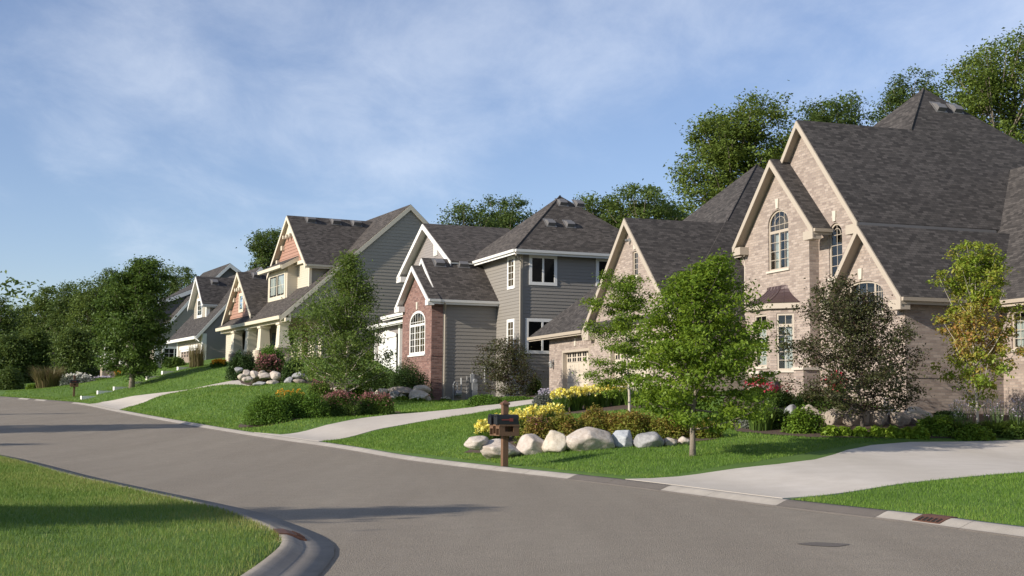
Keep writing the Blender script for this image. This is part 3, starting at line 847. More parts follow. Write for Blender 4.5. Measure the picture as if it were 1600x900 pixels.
def tree(name, label, px, depth, rows_px, leaf, leaf_size, n_clump, per, bark="bark", base_y=None, trunk_r=0.10, spread=None, group=None,
         fill=0.45, gap=0.12, seed=0, limb_n=22, depth_k=0.9, two_tone=None, lean=0.0, cat="tree", top_frac=0.86, droop=0.0, base=None, aspect=0.55, lobes=0, boughs=None, flat=0.62, twigs=3):
    """rows_px: crown outline as (row, left column, right column) measured at that distance"""
    rg = np.random.default_rng(seed + 100)
    s = depth / F_PX
    b = on_ground(px, depth) if base is None else np.array(base, float)
    yh = HORIZON + ROLL * (px - 800)
    rows = [((yh - y) * s + 1.6 - b[2], (l - px) * s, (r - px) * s) for y, l, r in rows_px]
    top = max(r[0] for r in rows); low = min(r[0] for r in rows)
    root = thing(name, label, cat, tuple(b), 0, group)
    limbs = []
    if boughs:
        C, limbs = bough_points(rows, boughs, n_clump, rg, low, top, top_frac, depth_k, twigs)
        n_clump = len(C)
    else:
        C = crown_points(rows, n_clump, rg, low, fill, depth_k, gap, lobes)
    sp = spread if spread else max(r[2] - r[1] for r in rows) * 0.055
    cl_t = rg.normal(0, 0.13, n_clump)
    m = rg.poisson(per, n_clump)
    idx = np.repeat(np.arange(n_clump), m)
    off = rg.normal(0, 1, (len(idx), 3)); off[:, 2] *= flat
    L = C[idx] + off * sp * rg.uniform(0.6, 1.25, n_clump)[idx][:, None]
    if droop: L[:, 2] -= droop * (off[:, 0] ** 2 + off[:, 1] ** 2) * sp
    ctr = np.array([np.interp(0.5, [0, 1], [0, 0]), 0, (low + top) / 2])
    outw = L - ctr; outw /= np.linalg.norm(outw, axis=1)[:, None] + 1e-6
    V, Fq = leaf_quads(L, leaf_size, rg, outward=outw * 0.6, aspect=aspect)
    tint = np.clip(0.42 + cl_t[idx] + rg.normal(0, 0.17, len(idx)), 0, 1)
    if two_tone:                                          # (low, high, amount): part of the crown turned another colour
        a, bb, am = two_tone
        hz = (L[:, 2] - low) / (top - low)
        sel = np.exp(-((hz - a) / bb) ** 2) * am
        tint = np.clip(0.26 + cl_t[idx] * 0.8 + rg.normal(0, 0.12, len(idx)) + sel * rg.uniform(0.4, 1.1, len(idx)), 0, 1)
    quick_mesh("crown", V, Fq, leaf, root, np.repeat(tint, 4))
    # trunk and limbs
    t = MB(); hh = low + (top - low) * top_frac
    cx = lambda z: float(np.interp(z, [0, low, top], [0, 0, np.interp(top, [r[0] for r in sorted(rows)], [(r[1] + r[2]) / 2 for r in sorted(rows)])])) * 0.8
    zs = np.linspace(-0.15, hh, 9)
    wob = np.cumsum(rg.normal(0, trunk_r * 0.25, (9, 2)), axis=0); wob[0] = 0; wob[1] *= 0.4
    tp = [np.array([cx(z) + w[0], w[1], z]) for z, w in zip(zs, wob)]
    tr = [trunk_r * (1.25 if i == 0 else 1.0) * (1 - 0.86 * (z - zs[0]) / (hh - zs[0])) for i, z in enumerate(zs)]
    t.tube(tp, tr, 9)
    t.build("trunk", bark, root, smooth=True)
    lb = MB()
    for z0, pts in limbs:
        k = np.clip((z0 - zs[0]) / (zs[1] - zs[0]), 0, 7.99); i = int(k); f = k - i
        st = tp[i] * (1 - f) + tp[i + 1] * f; r0 = (tr[i] * (1 - f) + tr[i + 1] * f) * 0.5
        pts = [st] + pts[1:]
        lb.tube(pts, [r0 * (1 - 0.85 * j / (len(pts) - 1)) + 0.002 for j in range(len(pts))], 5)
    for ci in rg.permutation(n_clump)[:0 if limbs else limb_n]:
        e = C[ci]
        z0 = np.clip(e[2] - np.hypot(e[0], e[1]) * rg.uniform(0.5, 0.9), low * 0.8 + 0.1, hh * 0.97)
        k = np.clip((z0 - zs[0]) / (zs[1] - zs[0]), 0, 7.99); i = int(k); f = k - i
        st = tp[i] * (1 - f) + tp[i + 1] * f; r0 = (tr[i] * (1 - f) + tr[i + 1] * f) * 0.55
        mid = st * 0.45 + e * 0.55 + np.array([0, 0, 0.10 * np.linalg.norm(e - st)]) + rg.normal(0, 0.04, 3) * np.linalg.norm(e - st)
        lb.tube([st, st * 0.7 + mid * 0.3, mid, e], [r0, r0 * 0.8, r0 * 0.55, r0 * 0.2], 6)
    if limb_n: lb.build("limbs", bark, root, smooth=True)
    return root

def bush(name, label, c, rx, ry, h, leaf, size, n, group=None, cat="shrub", lumps=9, seed=0, flower=None, rz=0.0, floor=0.0, tint_top=0.0, up=0.35, aspect=0.55, stems=True, loc=None):
    """a low plant: leaves over a few overlapping domes; flower = (material, size, count, height spread)"""
    rg = np.random.default_rng(seed + 900)
    root = thing(name, label, cat, tuple(c), rz, group)
    ar = 2 * math.pi * (((rx * ry) ** 1.6 + (rx * h) ** 1.6 + (ry * h) ** 1.6) / 3) ** (1 / 1.6)
    n = int(min(max(n, 3.4 * ar / (0.5 * aspect * size * size)), 14000))
    dm = []
    for i in range(lumps):
        a, q = rg.uniform(0, 6.28), math.sqrt(rg.random()) * 0.62
        x, y = math.cos(a) * q * rx, math.sin(a) * q * ry
        k = 1 - 0.35 * q
        dm.append((x, y, rx * rg.uniform(0.36, 0.52), ry * rg.uniform(0.36, 0.52), h * k * rg.uniform(0.84, 1.10)))
    dm.append((0, 0, rx * 0.72, ry * 0.72, h * 0.9))
    D = np.array(dm)
    idx = rg.choice(len(D), n, p=(D[:, 2] * D[:, 3]) / (D[:, 2] * D[:, 3]).sum())
    d = rg.normal(0, 1, (n, 3)); d[:, 2] = np.abs(d[:, 2]); d /= np.linalg.norm(d, axis=1)[:, None]
    q = rg.random(n)[:, None] ** 0.22 * rg.normal(1, 0.05, (n, 1))
    L = D[idx, :3] * 0
    L[:, 0] = D[idx, 0] + d[:, 0] * q[:, 0] * D[idx, 2]; L[:, 1] = D[idx, 1] + d[:, 1] * q[:, 0] * D[idx, 3]
    L[:, 2] = floor + d[:, 2] * q[:, 0] * D[idx, 4]
    V, Fq = leaf_quads(L, size, rg, up=up, outward=d * 0.9, aspect=aspect)
    tl = rg.normal(0, 0.11, len(D))
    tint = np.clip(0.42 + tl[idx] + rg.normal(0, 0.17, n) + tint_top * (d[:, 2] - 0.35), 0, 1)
    quick_mesh("foliage", V, Fq, leaf, root, np.repeat(tint, 4))
    if stems:
        t = MB()
        for i in range(6):
            e = L[rg.integers(n)] * np.array([0.7, 0.7, 0.75])
            t.tube([(e[0] * 0.15, e[1] * 0.15, -0.06), e * np.array([0.6, 0.6, 0.6]), e], [0.02, 0.014, 0.005], 5)
        t.build("stems", "dark_bark", root)
    if flower:
        fm, fs, fn, lift = flower
        ids = np.argsort(-L[:, 2] + rg.normal(0, h * 0.22, n))[:fn]
        P = L[ids] + d[ids] * lift
        P[:, 2] += rg.uniform(0.2, 1.0, fn) * lift
        VV, TT = [], []
        for r in range(4):                                 # four petals each
            v, _ = leaf_quads(P + rg.normal(0, fs * 0.22, P.shape), fs, rg, up=0.5, aspect=0.7)
            VV.append(v); TT.append(np.repeat(rg.random(fn), 4))
        VV = np.concatenate(VV); TT = np.concatenate(TT)
        quick_mesh("flowers", VV, np.arange(len(VV)).reshape(-1, 4), fm, root, TT)
    return root

def blades(name, label, c, n, h, spread, width, leaf, group=None, seed=0, cat="plant", tip=None, flop=0.5, tipmat=None, flower=None):
    """arching strap leaves from a crown"""
    rg = np.random.default_rng(seed + 300)
    root = thing(name, label, cat, tuple(c), 0, group)
    a = rg.uniform(0, 6.28, n); q = np.sqrt(rg.random(n)); hh = h * rg.uniform(0.6, 1.1, n)
    bx, by = np.cos(a) * q * spread * 0.35, np.sin(a) * q * spread * 0.35
    da = a + rg.normal(0, 0.6, n); out = spread * flop * rg.uniform(0.4, 1.2, n)
    ts = [0, 0.35, 0.7, 1.0]
    pts = []
    for t in ts:
        x = bx + np.cos(da) * out * t ** 1.6; y = by + np.sin(da) * out * t ** 1.6
        z = hh * (t * 1.25 - 0.38 * t ** 2.6 * flop * 1.6) - 0.03
        pts.append(np.c_[x, y, z])
    sx, sy = -np.sin(da), np.cos(da)
    w = width * rg.uniform(0.7, 1.3, n)
    V = []
    for t, p in zip(ts, pts):
        ww = (w * (1 - t) ** 0.6 * 0.5 + 0.001)[:, None]
        V.append(p - np.c_[sx, sy, sx * 0] * ww); V.append(p + np.c_[sx, sy, sx * 0] * ww)
    V = np.stack(V, 1).reshape(-1, 3)
    base = np.arange(n)[:, None] * 8
    Fq = np.concatenate([base + np.array([[2 * k, 2 * k + 1, 2 * k + 3, 2 * k + 2]]) for k in range(3)])
    tint = np.clip(rg.normal(0.45, 0.22, n), 0, 1)
    quick_mesh("blades", V, Fq, leaf, root, np.repeat(tint, 8))
    if flower:
        fm, fs, fn, lo, hi, sprd, petals = flower
        aa = rg.uniform(0, 6.28, fn); qq = np.sqrt(rg.random(fn)) * sprd
        P = np.c_[np.cos(aa) * qq, np.sin(aa) * qq, rg.uniform(lo, hi, fn) * (1 - 0.18 * (qq / sprd) ** 2)]
        VV, TT = [], []
        for r in range(petals):
            v, _ = leaf_quads(P + rg.normal(0, fs * 0.25, P.shape), fs, rg, up=0.4, aspect=0.62)
            VV.append(v); TT.append(np.repeat(rg.random(fn), 4))
        VV = np.concatenate(VV)
        quick_mesh("flowers", VV, np.arange(len(VV)).reshape(-1, 4), fm, root, np.concatenate(TT))
        st = MB()
        for p in P[::3]:
            st.tube([(p[0] * 0.5, p[1] * 0.5, 0), (p[0], p[1], p[2])], [0.008, 0.005], 4, cap=False)
        st.build("stalks", leaf_stalk, root)
    return root
leaf_stalk = "stem_green"
plain("stem_green", (0.07, 0.12, 0.03), 0.7, var=0.2)

def boulder(label, c, sx, sy, sz, mat, rz=0.0, seed=0, group=None, name="boulder", sink=0.15, rough=0.16, tilt=0.0):
    rg = np.random.default_rng(seed + 50)
    bm = bmesh.new()
    bmesh.ops.create_icosphere(bm, subdivisions=4, radius=1.0)
    co = np.array([v.co[:] for v in bm.verts])
    d = np.zeros(len(co))
    for k in range(16):                                    # broad facets first, then lumps
        n = rg.normal(0, 1, 3); n /= np.linalg.norm(n)
        h = rg.uniform(0.66, 0.94)
        ex = co @ n - h
        co -= np.clip(ex, 0, None)[:, None] * n * 0.9
    for k in range(12):
        f = rg.normal(0, 1.0, 3) * (1.6 + k * 1.1)
        d += np.abs(np.sin(co @ f + rg.uniform(0, 6.28))) * rough * 0.42 / (1 + 0.55 * k) - rough * 0.15 / (1 + 0.55 * k)
    co *= (1 + d)[:, None]
    for v, p in zip(bm.verts, co):
        v.co = (p[0] * sx / 2, p[1] * sy / 2, p[2] * sz / 2 + sz / 2 - sink * sz)
    if tilt: bmesh.ops.rotate(bm, verts=bm.verts, cent=(0, 0, sz / 2), matrix=Matrix.Rotation(tilt, 3, 'Y'))
    me = bpy.data.meshes.new(name); bm.to_mesh(me); bm.free()
    me.polygons.foreach_set("use_smooth", [True] * len(me.polygons))
    me.materials.append(MATS[mat])
    o = bpy.data.objects.new(name, me); COL.objects.link(o)
    o.location = tuple(c); o.rotation_euler = (0, 0, rz)
    return tag(o, label, "boulder", group)

# ------------------------------------------------------------------ houses
class Plane:
    """a wall plane in house coordinates (a along the street, b to the back, z up)"""
    def __init__(s, o, u, n): s.o, s.u, s.n = np.array(o, float), np.array(u, float), np.array(n, float)
    def P(s, u, v, w=0.0):
        q = s.o + s.u * u + s.n * w
        return (q[0], q[1], v)
def FRONT(b): return Plane((0, b), (1, 0), (0, -1))      # u = a
def SIDE(a): return Plane((a, 0), (0, 1), (1, 0))        # u = b
def LEFT(a): return Plane((a, 0), (0, -1), (-1, 0))      # u = -b

class House:
    def __init__(s, name, label, O, yaw, zb, k=1.0, cat="house"):
        s.zb = zb
        s.root = thing(name, label, cat, (O[0] * k, O[1] * k, 1.6 + (zb - 1.6) * k), math.radians(yaw - 90.0))
        s.root.scale = (k, k, k)
    def put(s, mb, name, mat, parent=None, **k):
        o = mb.build(name, mat, parent if parent is not None else s.root, **k)
        if parent is None: o.location = (0, 0, -s.zb)
        return o
    def w(s, a, b):
        """world x, y"""
        c, sn = math.cos(s.root.rotation_euler.z), math.sin(s.root.rotation_euler.z)
        return s.root.location.x + a * c - b * sn, s.root.location.y + a * sn + b * c

def arch_outline(u0, u1, v0, v1, rise, n=12):
    if rise <= 0: return [(u0, v0), (u1, v0), (u1, v1), (u0, v1)]
    pts = [(u0, v0), (u1, v0)]
    c, r = (u0 + u1) / 2, (u1 - u0) / 2
    for k in range(n + 1):
        t = math.pi * k / n
        pts.append((c + r * math.cos(t), v1 - rise + rise * math.sin(t)))
    return pts

def tess(mb, pl, loops, w):
    vs = [[Vector((p[0], p[1], 0)) for p in L] for L in loops]
    flat = [p for L in loops for p in L]
    for t in tessellate_polygon(vs):
        mb.poly([pl.P(flat[i][0], flat[i][1], w) for i in t])

def wall(mb, pl, outline, holes=(), depth=0.40):
    """solid masonry face with real openings and their reveals"""
    tess(mb, pl, [outline] + [list(h) for h in holes], 0.0)
    for h in holes:
        for k in range(len(h)):
            p, q = h[k], h[(k + 1) % len(h)]
            mb.poly([pl.P(*p, 0), pl.P(*q, 0), pl.P(*q, -depth), pl.P(*p, -depth)])

def clip(poly, v, keep_above):
    out = []
    for i in range(len(poly)):
        p, q = poly[i], poly[(i + 1) % len(poly)]
        a, b = (p[1] - v) * keep_above, (q[1] - v) * keep_above
        if a >= 0: out.append(p)
        if a * b < 0:
            t = a / (a - b); out.append((p[0] + (q[0] - p[0]) * t, v))
    return out

def siding(mb, pl, outline, course=0.15, lap=0.012):
    """clapboards: every course tilts out to its lower edge and casts its own thin shadow"""
    v0 = min(p[1] for p in outline); v1 = max(p[1] for p in outline)
    k = math.floor(v0 / course)
    while k * course < v1:
        lo, hi = max(k * course, v0), min((k + 1) * course, v1)
        s = clip(clip(outline, lo, 1), hi, -1)
        if len(s) >= 3:
            f = lambda v: lap * (1 - (v - k * course) / course) + 0.001
            mb.poly([pl.P(u, v, f(v)) for u, v in s])
            us = [u for u, v in s if abs(v - lo) < 1e-6]
            if len(us) >= 2:
                a, b = min(us), max(us)
                mb.poly([pl.P(a, lo, 0.001), pl.P(b, lo, 0.001), pl.P(b, lo, f(lo)), pl.P(a, lo, f(lo))])
        k += 1

def pbox(mb, pl, u0, u1, v0, v1, w0, w1):
    P = pl.P
    b = [P(u0, v0, w0), P(u1, v0, w0), P(u1, v1, w0), P(u0, v1, w0)]
    off = np.array(P(u0, v0, w1)) - np.array(P(u0, v0, w0))
    mb.slab(b, off)

def ring(mb, pl, outer, inner, w0, w1):
    tess(mb, pl, [outer, inner], w1)
    for L in (outer, inner):
        for k in range(len(L)):
            p, q = L[k], L[(k + 1) % len(L)]
            mb.poly([pl.P(*p, w0), pl.P(*q, w0), pl.P(*q, w1), pl.P(*p, w1)])

def window(H, pl, u0, u1, v0, v1, rise=0.0, mull=(), transom=None, cols=0, rows=0, top_cols=None, top_rows=0, frame="white_trim", fw=0.08, recess=0.0,
           sill=True, back="dark_room", curtain=None, casing=0.0, name="window", sillmat=None, fan=False):
    """opening u0..u1 x v0..v1; recess > 0 sits back inside masonry, 0 stands proud of siding"""
    w = -recess
    outl = arch_outline(u0 - casing, u1 + casing, v0 - casing, v1 + casing, rise + (casing if rise else 0))
    inn = arch_outline(u0 + fw, u1 - fw, v0 + fw, v1 - fw, max(rise - fw, 0) if rise else 0)
    f = MB()
    fr = 0.055
    ring(f, pl, outl, inn, w, w + fr)
    def top_at(u):
        if not rise: return v1 - fw
        c, r = (u0 + u1) / 2, (u1 - u0) / 2 - fw
        return (v1 - rise) + (rise - fw) * math.sqrt(max(0, 1 - ((u - c) / r) ** 2))
    vt = transom if transom else None
    for m in mull:
        pbox(f, pl, m - 0.05, m + 0.05, v0 + fw, (vt if vt else top_at(m)) + 0.0, w + 0.004, w + fr - 0.004)
    if vt: pbox(f, pl, u0 + fw, u1 - fw, vt - 0.06, vt + 0.06, w + 0.003, w + fr - 0.002)
    o = H.put(f, name, frame)
    g = MB()
    edges = [u0 + fw] + [x for m in mull for x in (m - 0.05, m + 0.05)] + [u1 - fw]
    vtop = (vt - 0.06) if vt else None
    for i in range(0, len(edges), 2):
        a, b = edges[i], edges[i + 1]
        for k in range(1, cols):
            u = a + (b - a) * k / cols
            pbox(g, pl, u - 0.012, u + 0.012, v0 + fw, vtop if vtop else top_at(u), w + 0.018, w + 0.036)
        hi = vtop if vtop else (v1 - rise - (0 if rise else fw))
        for k in range(1, rows + (1 if rise and not vt else 0)):
            v = v0 + fw + (hi - v0 - fw) * k / rows
            pbox(g, pl, a, b, v - 0.012, v + 0.012, w + 0.019, w + 0.035)
    if vt:
        n = top_cols or 2
        for k in range(1, n):
            u = u0 + fw + (u1 - u0 - 2 * fw) * k / n
            pbox(g, pl, u - 0.012, u + 0.012, vt + 0.06, top_at(u), w + 0.018, w + 0.036)
        for k in range(1, top_rows + 1):
            v = vt + (v1 - rise * 0.75 - vt) * k / (top_rows + 0.6)
            pbox(g, pl, u0 + fw, u1 - fw, v - 0.012, v + 0.012, w + 0.019, w + 0.035)
    if fan:
        c, r = (u0 + u1) / 2, (u1 - u0) / 2 * 0.55
        base = v1 - rise
        for k in range(10):
            t0, t1 = math.pi * k / 10, math.pi * (k + 1) / 10
            pts = [(c + rr * math.cos(t), base + rr * math.sin(t) * rise / ((u1 - u0) / 2)) for rr, t in ((r - 0.012, t0), (r + 0.012, t0), (r + 0.012, t1), (r - 0.012, t1))]
            g.slab([pl.P(*p, w + 0.019) for p in pts], np.array(pl.P(0, 0, 0.016)) - np.array(pl.P(0, 0, 0)))
    if g.v: H.put(g, "glazing_bars", frame, o)
    p = MB(); il = arch_outline(u0 + fw * 0.6, u1 - fw * 0.6, v0 + fw * 0.6, v1 - fw * 0.6, max(rise - fw * 0.6, 0) if rise else 0)
    p.poly([pl.P(u, v, w + 0.0275) for u, v in il])
    H.put(p, "pane", "window_glass", o)
    bk = MB(); wb = -recess - 0.26 if recess else 0.0235
    ol = arch_outline(u0 - 0.02 * (recess > 0), u1 + 0.02 * (recess > 0), v0 - 0.02 * (recess > 0), v1 + 0.02 * (recess > 0), rise)
    bk.poly([pl.P(u, v, wb) for u, v in ol])
    H.put(bk, "room_behind", back, o)
    if curtain:
        c = MB(); wc = w - 0.09 if recess else 0.0255
        for a, b, lo, hi in curtain:
            n = 10
            for k in range(n):
                x0, x1 = a + (b - a) * k / n, a + (b - a) * (k + 1) / n
                d0, d1 = (0.02 if k % 2 else 0) * (recess > 0), (0 if k % 2 else 0.02) * (recess > 0)
                c.poly([pl.P(x0, lo, wc + d0), pl.P(x1, lo, wc + d1), pl.P(x1, hi, wc + d1), pl.P(x0, hi, wc + d0)])
        H.put(c, "curtain", "pale_curtain", o, fixn=False)
    if sill:
        s = MB(); pbox(s, pl, u0 - 0.10 - casing, u1 + 0.10 + casing, v0 - casing - 0.09, v0 - casing - 0.003, -0.02 if recess else 0.0, 0.07)
        H.put(s, "sill", sillmat or frame, o)
    return o

def garage_door(H, pl, u0, u1, v0, v1, mat, jamb, recess=0.22, lites=6, arch=0.0):
    d = MB(); n = 4; hh = (v1 - v0) / n; w = -recess
    for k in range(n):
        pbox(d, pl, u0, u1, v0 + k * hh + 0.006, v0 + (k + 1) * hh - 0.006, w - 0.04, w)
        m = max(2, int(round((u1 - u0) / 0.62)))
        for j in range(m):
            a, b = u0 + (u1 - u0) * j / m + 0.07, u0 + (u1 - u0) * (j + 1) / m - 0.07
            if k < n - 1: pbox(d, pl, a, b, v0 + k * hh + 0.09, v0 + (k + 1) * hh - 0.09, w + 0.001, w + 0.014)
    o = H.put(d, "garage_door", mat)
    g = MB()
    if lites:
        for j in range(lites):
            c = u0 + (u1 - u0) * (j + 0.5) / lites
            for dx in (-0.15, 0.15):
                for dz in (-0.13, 0.13):
                    v = v1 - hh * 0.5
                    pbox(g, pl, c + dx - 0.11, c + dx + 0.11, v + dz - 0.10, v + dz + 0.10, w + 0.001, w + 0.006)
        H.put(g, "pane", "dark_void", o)
    j = MB()
    pbox(j, pl, u0 - 0.14, u0 - 0.003, v0, v1 + 0.14, w + 0.002, 0.02); pbox(j, pl, u1 + 0.003, u1 + 0.14, v0, v1 + 0.14, w + 0.002, 0.02)
    pbox(j, pl, u0 - 0.003, u1 + 0.003, v1 + 0.004, v1 + 0.14, w + 0.003, 0.021)
    H.put(j, "door_frame", jamb, o)
    return o

class Roof:
    """slopes, their soffit, rake boards and gutters of one house"""
    def __init__(s): s.r, s.s, s.t, s.g = MB(), MB(), MB(), []
    def slope(s, pts, soffit=True):
        s.r.slab(pts, (0, 0, -0.07))
        if soffit:
            c = np.mean(np.array(pts, float), axis=0)
            q = [tuple(c + (np.array(p, float) - c) * 0.985 + np.array([0, 0, -0.074])) for p in pts]
            s.s.slab(q, (0, 0, -0.10))
    def rake(s, p, q, nrm, face=0.28, th=0.05):
        p, q = np.array(p, float), np.array(q, float)
        d = np.array([0, 0, -1.0])
        s.t.slab([p + d * 0.045, q + d * 0.045, q + d * (face + 0.045), p + d * (face + 0.045)], np.array(nrm, float) * th)
    def gutter(s, p, q, nrm, h=0.13, w=0.12, drop=0.03):
        p, q = np.array(p, float) - (0, 0, drop), np.array(q, float) - (0, 0, drop)
        n = np.array(nrm, float)
        m = MB(); s.g.append(m)
        m.slab([p, p + n * w, p + n * w * 0.8 - (0, 0, h), p - (0, 0, h)], q - p)
        s.t.slab([p - n * 0.03 - (0, 0, h * 0.1), p - n * 0.003 - (0, 0, h * 0.1), p - n * 0.003 - (0, 0, 0.24), p - n * 0.03 - (0, 0, 0.24)], q - p)
    def ret(s, a0, a1, b0, b1, z0, z1): s.t.box(a0, a1, b0, b1, z0, z1)
    def gable(s, ax, az, al, ar, ez, bf, bb, sides="lr", face=0.28, gut="r", ezl=None, th=0.05, soff=0.0):
        ezl = ez if ezl is None else ezl
        if "r" in sides:
            s.slope([(ax, bf, az), (ar, bf, ez), (ar, bb, ez), (ax, bb, az)])
            s.rake((ax, bf, az), (ar, bf, ez), (0, -1, 0), face, th)
        if "l" in sides:
            s.slope([(ax, bf, az), (ax, bb, az), (al, bb, ezl), (al, bf, ezl)])
            s.rake((ax, bf, az), (al, bf, ezl), (0, -1, 0), face, th)
        if "r" in gut: s.gutter((ar, bf, ez), (ar, bb, ez), (1, 0, 0))
        if "l" in gut: s.gutter((al, bf, ezl), (al, bb, ezl), (-1, 0, 0))
    def hip(s, a0, a1, b0, b1, ez, peak, peak2=None, gut="fr"):
        """peak (a,b,z); peak2 = other end of a ridge"""
        p = peak; q = peak2 or peak
        A, B, C, D = (a0, b0, ez), (a1, b0, ez), (a1, b1, ez), (a0, b1, ez)
        def add(pts):
            u = []
            for x in pts:
                if not u or np.linalg.norm(np.array(x) - np.array(u[-1])) > 1e-6: u.append(x)
            s.slope(u)
        add([A, B, q, p]) if (q[0] != p[0]) else s.slope([A, B, p])
        add([B, C, q, p][0:2] + [q] if q[0] != p[0] else [B, C] + ([q, p] if q != p else [p]))
        add([C, D, p, q] if q[0] != p[0] else [C, D, q])
        add([D, A, p] if q[0] != p[0] else [D, A, p] + ([q] if q != p else []))
        if "f" in gut: s.gutter(A, B, (0, -1, 0))
        if "r" in gut: s.gutter(B, C, (1, 0, 0))
    def cap(s, p, q, r=0.10):
        s.r.tube([np.array(p, float) + (0, 0, 0.0), np.array(q, float) + (0, 0, 0.0)], [r, r], 6)
    def finish(s, H, shingles, trim, gutter=None, soffit=None):
        o = H.put(s.r, "roof", shingles)
        if s.s.v: H.put(s.s, "soffit", soffit or trim, o)
        if s.t.v: H.put(s.t, "fascia", trim, o)
        for m in s.g: H.put(m, "gutter", gutter or trim, o)
        return o

def roof_vent(H, roof, p, up, along, mat="vent_metal", w=0.42, h=0.20):
    """low slant-backed vent; up = direction up the slope"""
    p, up, al = np.array(p, float), np.array(up, float), np.array(along, float)
    up /= np.linalg.norm(up); al /= np.linalg.norm(al); n = np.cross(al, up); n = n if n[2] > 0 else -n
    m = MB()
    prof = [p - up * 0.20, p - up * 0.20 + n * h, p + up * 0.05 + n * h, p + up * 0.42 + n * 0.01]
    m.slab([q - al * w / 2 for q in prof], al * w)
    base = [p - up * 0.30 - al * (w / 2 + .08) + n * .008, p + up * 0.5 - al * (w / 2 + .08) + n * .008, p + up * 0.5 + al * (w / 2 + .08) + n * .008, p - up * 0.30 + al * (w / 2 + .08) + n * .008]
    m.slab(base, -n * 0.02)
    H.put(m, "roof_vent", mat, roof)

def downspout(H, pts, mat, r=0.045):
    m = MB(); m.tube(pts, r, 6); H.put(m, "downspout", mat)

def lantern(H, pl, u, v, mat="grey_metal"):
    m = MB(); pbox(m, pl, u - 0.06, u + 0.06, v + 0.10, v + 0.32, 0.001, 0.03)
    a, b = np.array(pl.P(u, v + 0.22, 0.02)), np.array(pl.P(u, v + 0.30, 0.17))
    m.tube([a, b, np.array(pl.P(u, v + 0.22, 0.17))], 0.018, 6)
    c = lambda z: np.array(pl.P(u, v + z, 0.17))
    m.tube([c(0.24), c(0.17), c(0.14)], [0.03, 0.13, 0.135], 6); m.tube([c(-0.17), c(-0.12)], [0.05, 0.085], 6)
    for k in range(6):
        t = k * math.pi / 3; d = np.array([math.cos(t), math.sin(t), 0])
        m.tube([c(-0.12) + d * 0.08, c(0.14) + d * 0.12], 0.010, 4)
    o = H.put(m, "wall_lantern", mat)
    g = MB(); g.tube([c(-0.11), c(0.13)], [0.070, 0.105], 6); H.put(g, "lamp_glass", "window_glass", o)
    return o

# ---------- the brick house at the right
PA = at(1267, 600, 52.0)
A = House("brick_house", "large tan brick house with steep dark roofs and tall front gables at the right", PA, 18.3, 1.3, 0.88)
T, BR = "tan_trim", "tan_brick"
tw = arch_outline(-3.32, -1.62, 7.36, 9.95, 0.62)
lw = arch_outline(0.75, 1.72, 6.70, 8.92, 0.485)
pw = arch_outline(2.45, 5.20, 5.05, 6.32, 0.48)
rw = [(7.0, 3.70), (8.5, 3.70), (8.5, 5.10), (7.0, 5.10)]
w_ = MB()
wall(w_, FRONT(0), [(-5.4, 0.6), (0, 0.6), (0, 9.45), (-2.37, 11.85), (-5.4, 8.75)], [tw])
wall(w_, SIDE(0.0), [(0.0, 0.6), (0.45, 0.6), (0.45, 9.3), (0.0, 9.3)])
w_.poly([(-5.4, 0, 0.6), (-5.4, 0, 8.8), (-5.4, 6, 8.8), (-5.4, 6, 0.6)])
A.put(w_, "tower_wall", BR)
w_ = MB()
wall(w_, FRONT(0.45), [(-5.2, 0.6), (3.0, 0.6), (3.0, 8.95), (-1.0, 13.35), (-5.2, 8.75)], [lw])
w_.poly([(3.0, 0.45, 0.6), (3.0, 9, 0.6), (3.0, 9, 8.8), (3.0, 0.45, 8.8)])
A.put(w_, "gable_wall", BR)
w_ = MB()
wall(w_, FRONT(-0.1), [(1.9, 0.6), (6.5, 0.6), (6.5, 5.75), (4.27, 8.3), (1.9, 5.75)], [pw])
w_.poly([(1.9, -0.1, 0.6), (1.9, 0.45, 0.6), (1.9, 0.45, 5.9), (1.9, -0.1, 5.9)])
wall(w_, SIDE(6.5), [(-0.1, 0.6), (4.1, 0.6), (4.1, 5.6), (-0.1, 5.6)])
sol = MB()
pbox(sol, SIDE(6.5), -0.1, 4.1, 2.62, 2.84, 0.0, 0.025)
A.put(w_, "entry_wall", BR)
A.put(sol, "brick_band", BR)
w_ = MB()
wall(w_, FRONT(4.1), [(6.5, 0.6), (15.0, 0.6), (15.0, 5.6), (6.5, 5.6)], [rw])
w_.poly([(15.0, 4.1, .6), (15.0, 14, .6), (15.0, 14, 5.6), (15.0, 4.1, 5.6)])
A.put(w_, "wing_wall", BR)
# main body behind, and the block behind the garage
w_ = MB()
w_.poly([(-10.6, 1.5, .6), (-5.4, 1.5, .6), (-5.4, 1.5, 8.7), (-10.6, 1.5, 8.7)]); w_.poly([(-10.6, 1.5, .6), (-10.6, 15, .6), (-10.6, 15, 8.7), (-10.6, 1.5, 8.7)])
w_.poly([(-10.6, 15, .6), (15, 15, .6), (15, 15, 8.7), (-10.6, 15, 8.7)])
A.put(w_, "back_wall", BR)
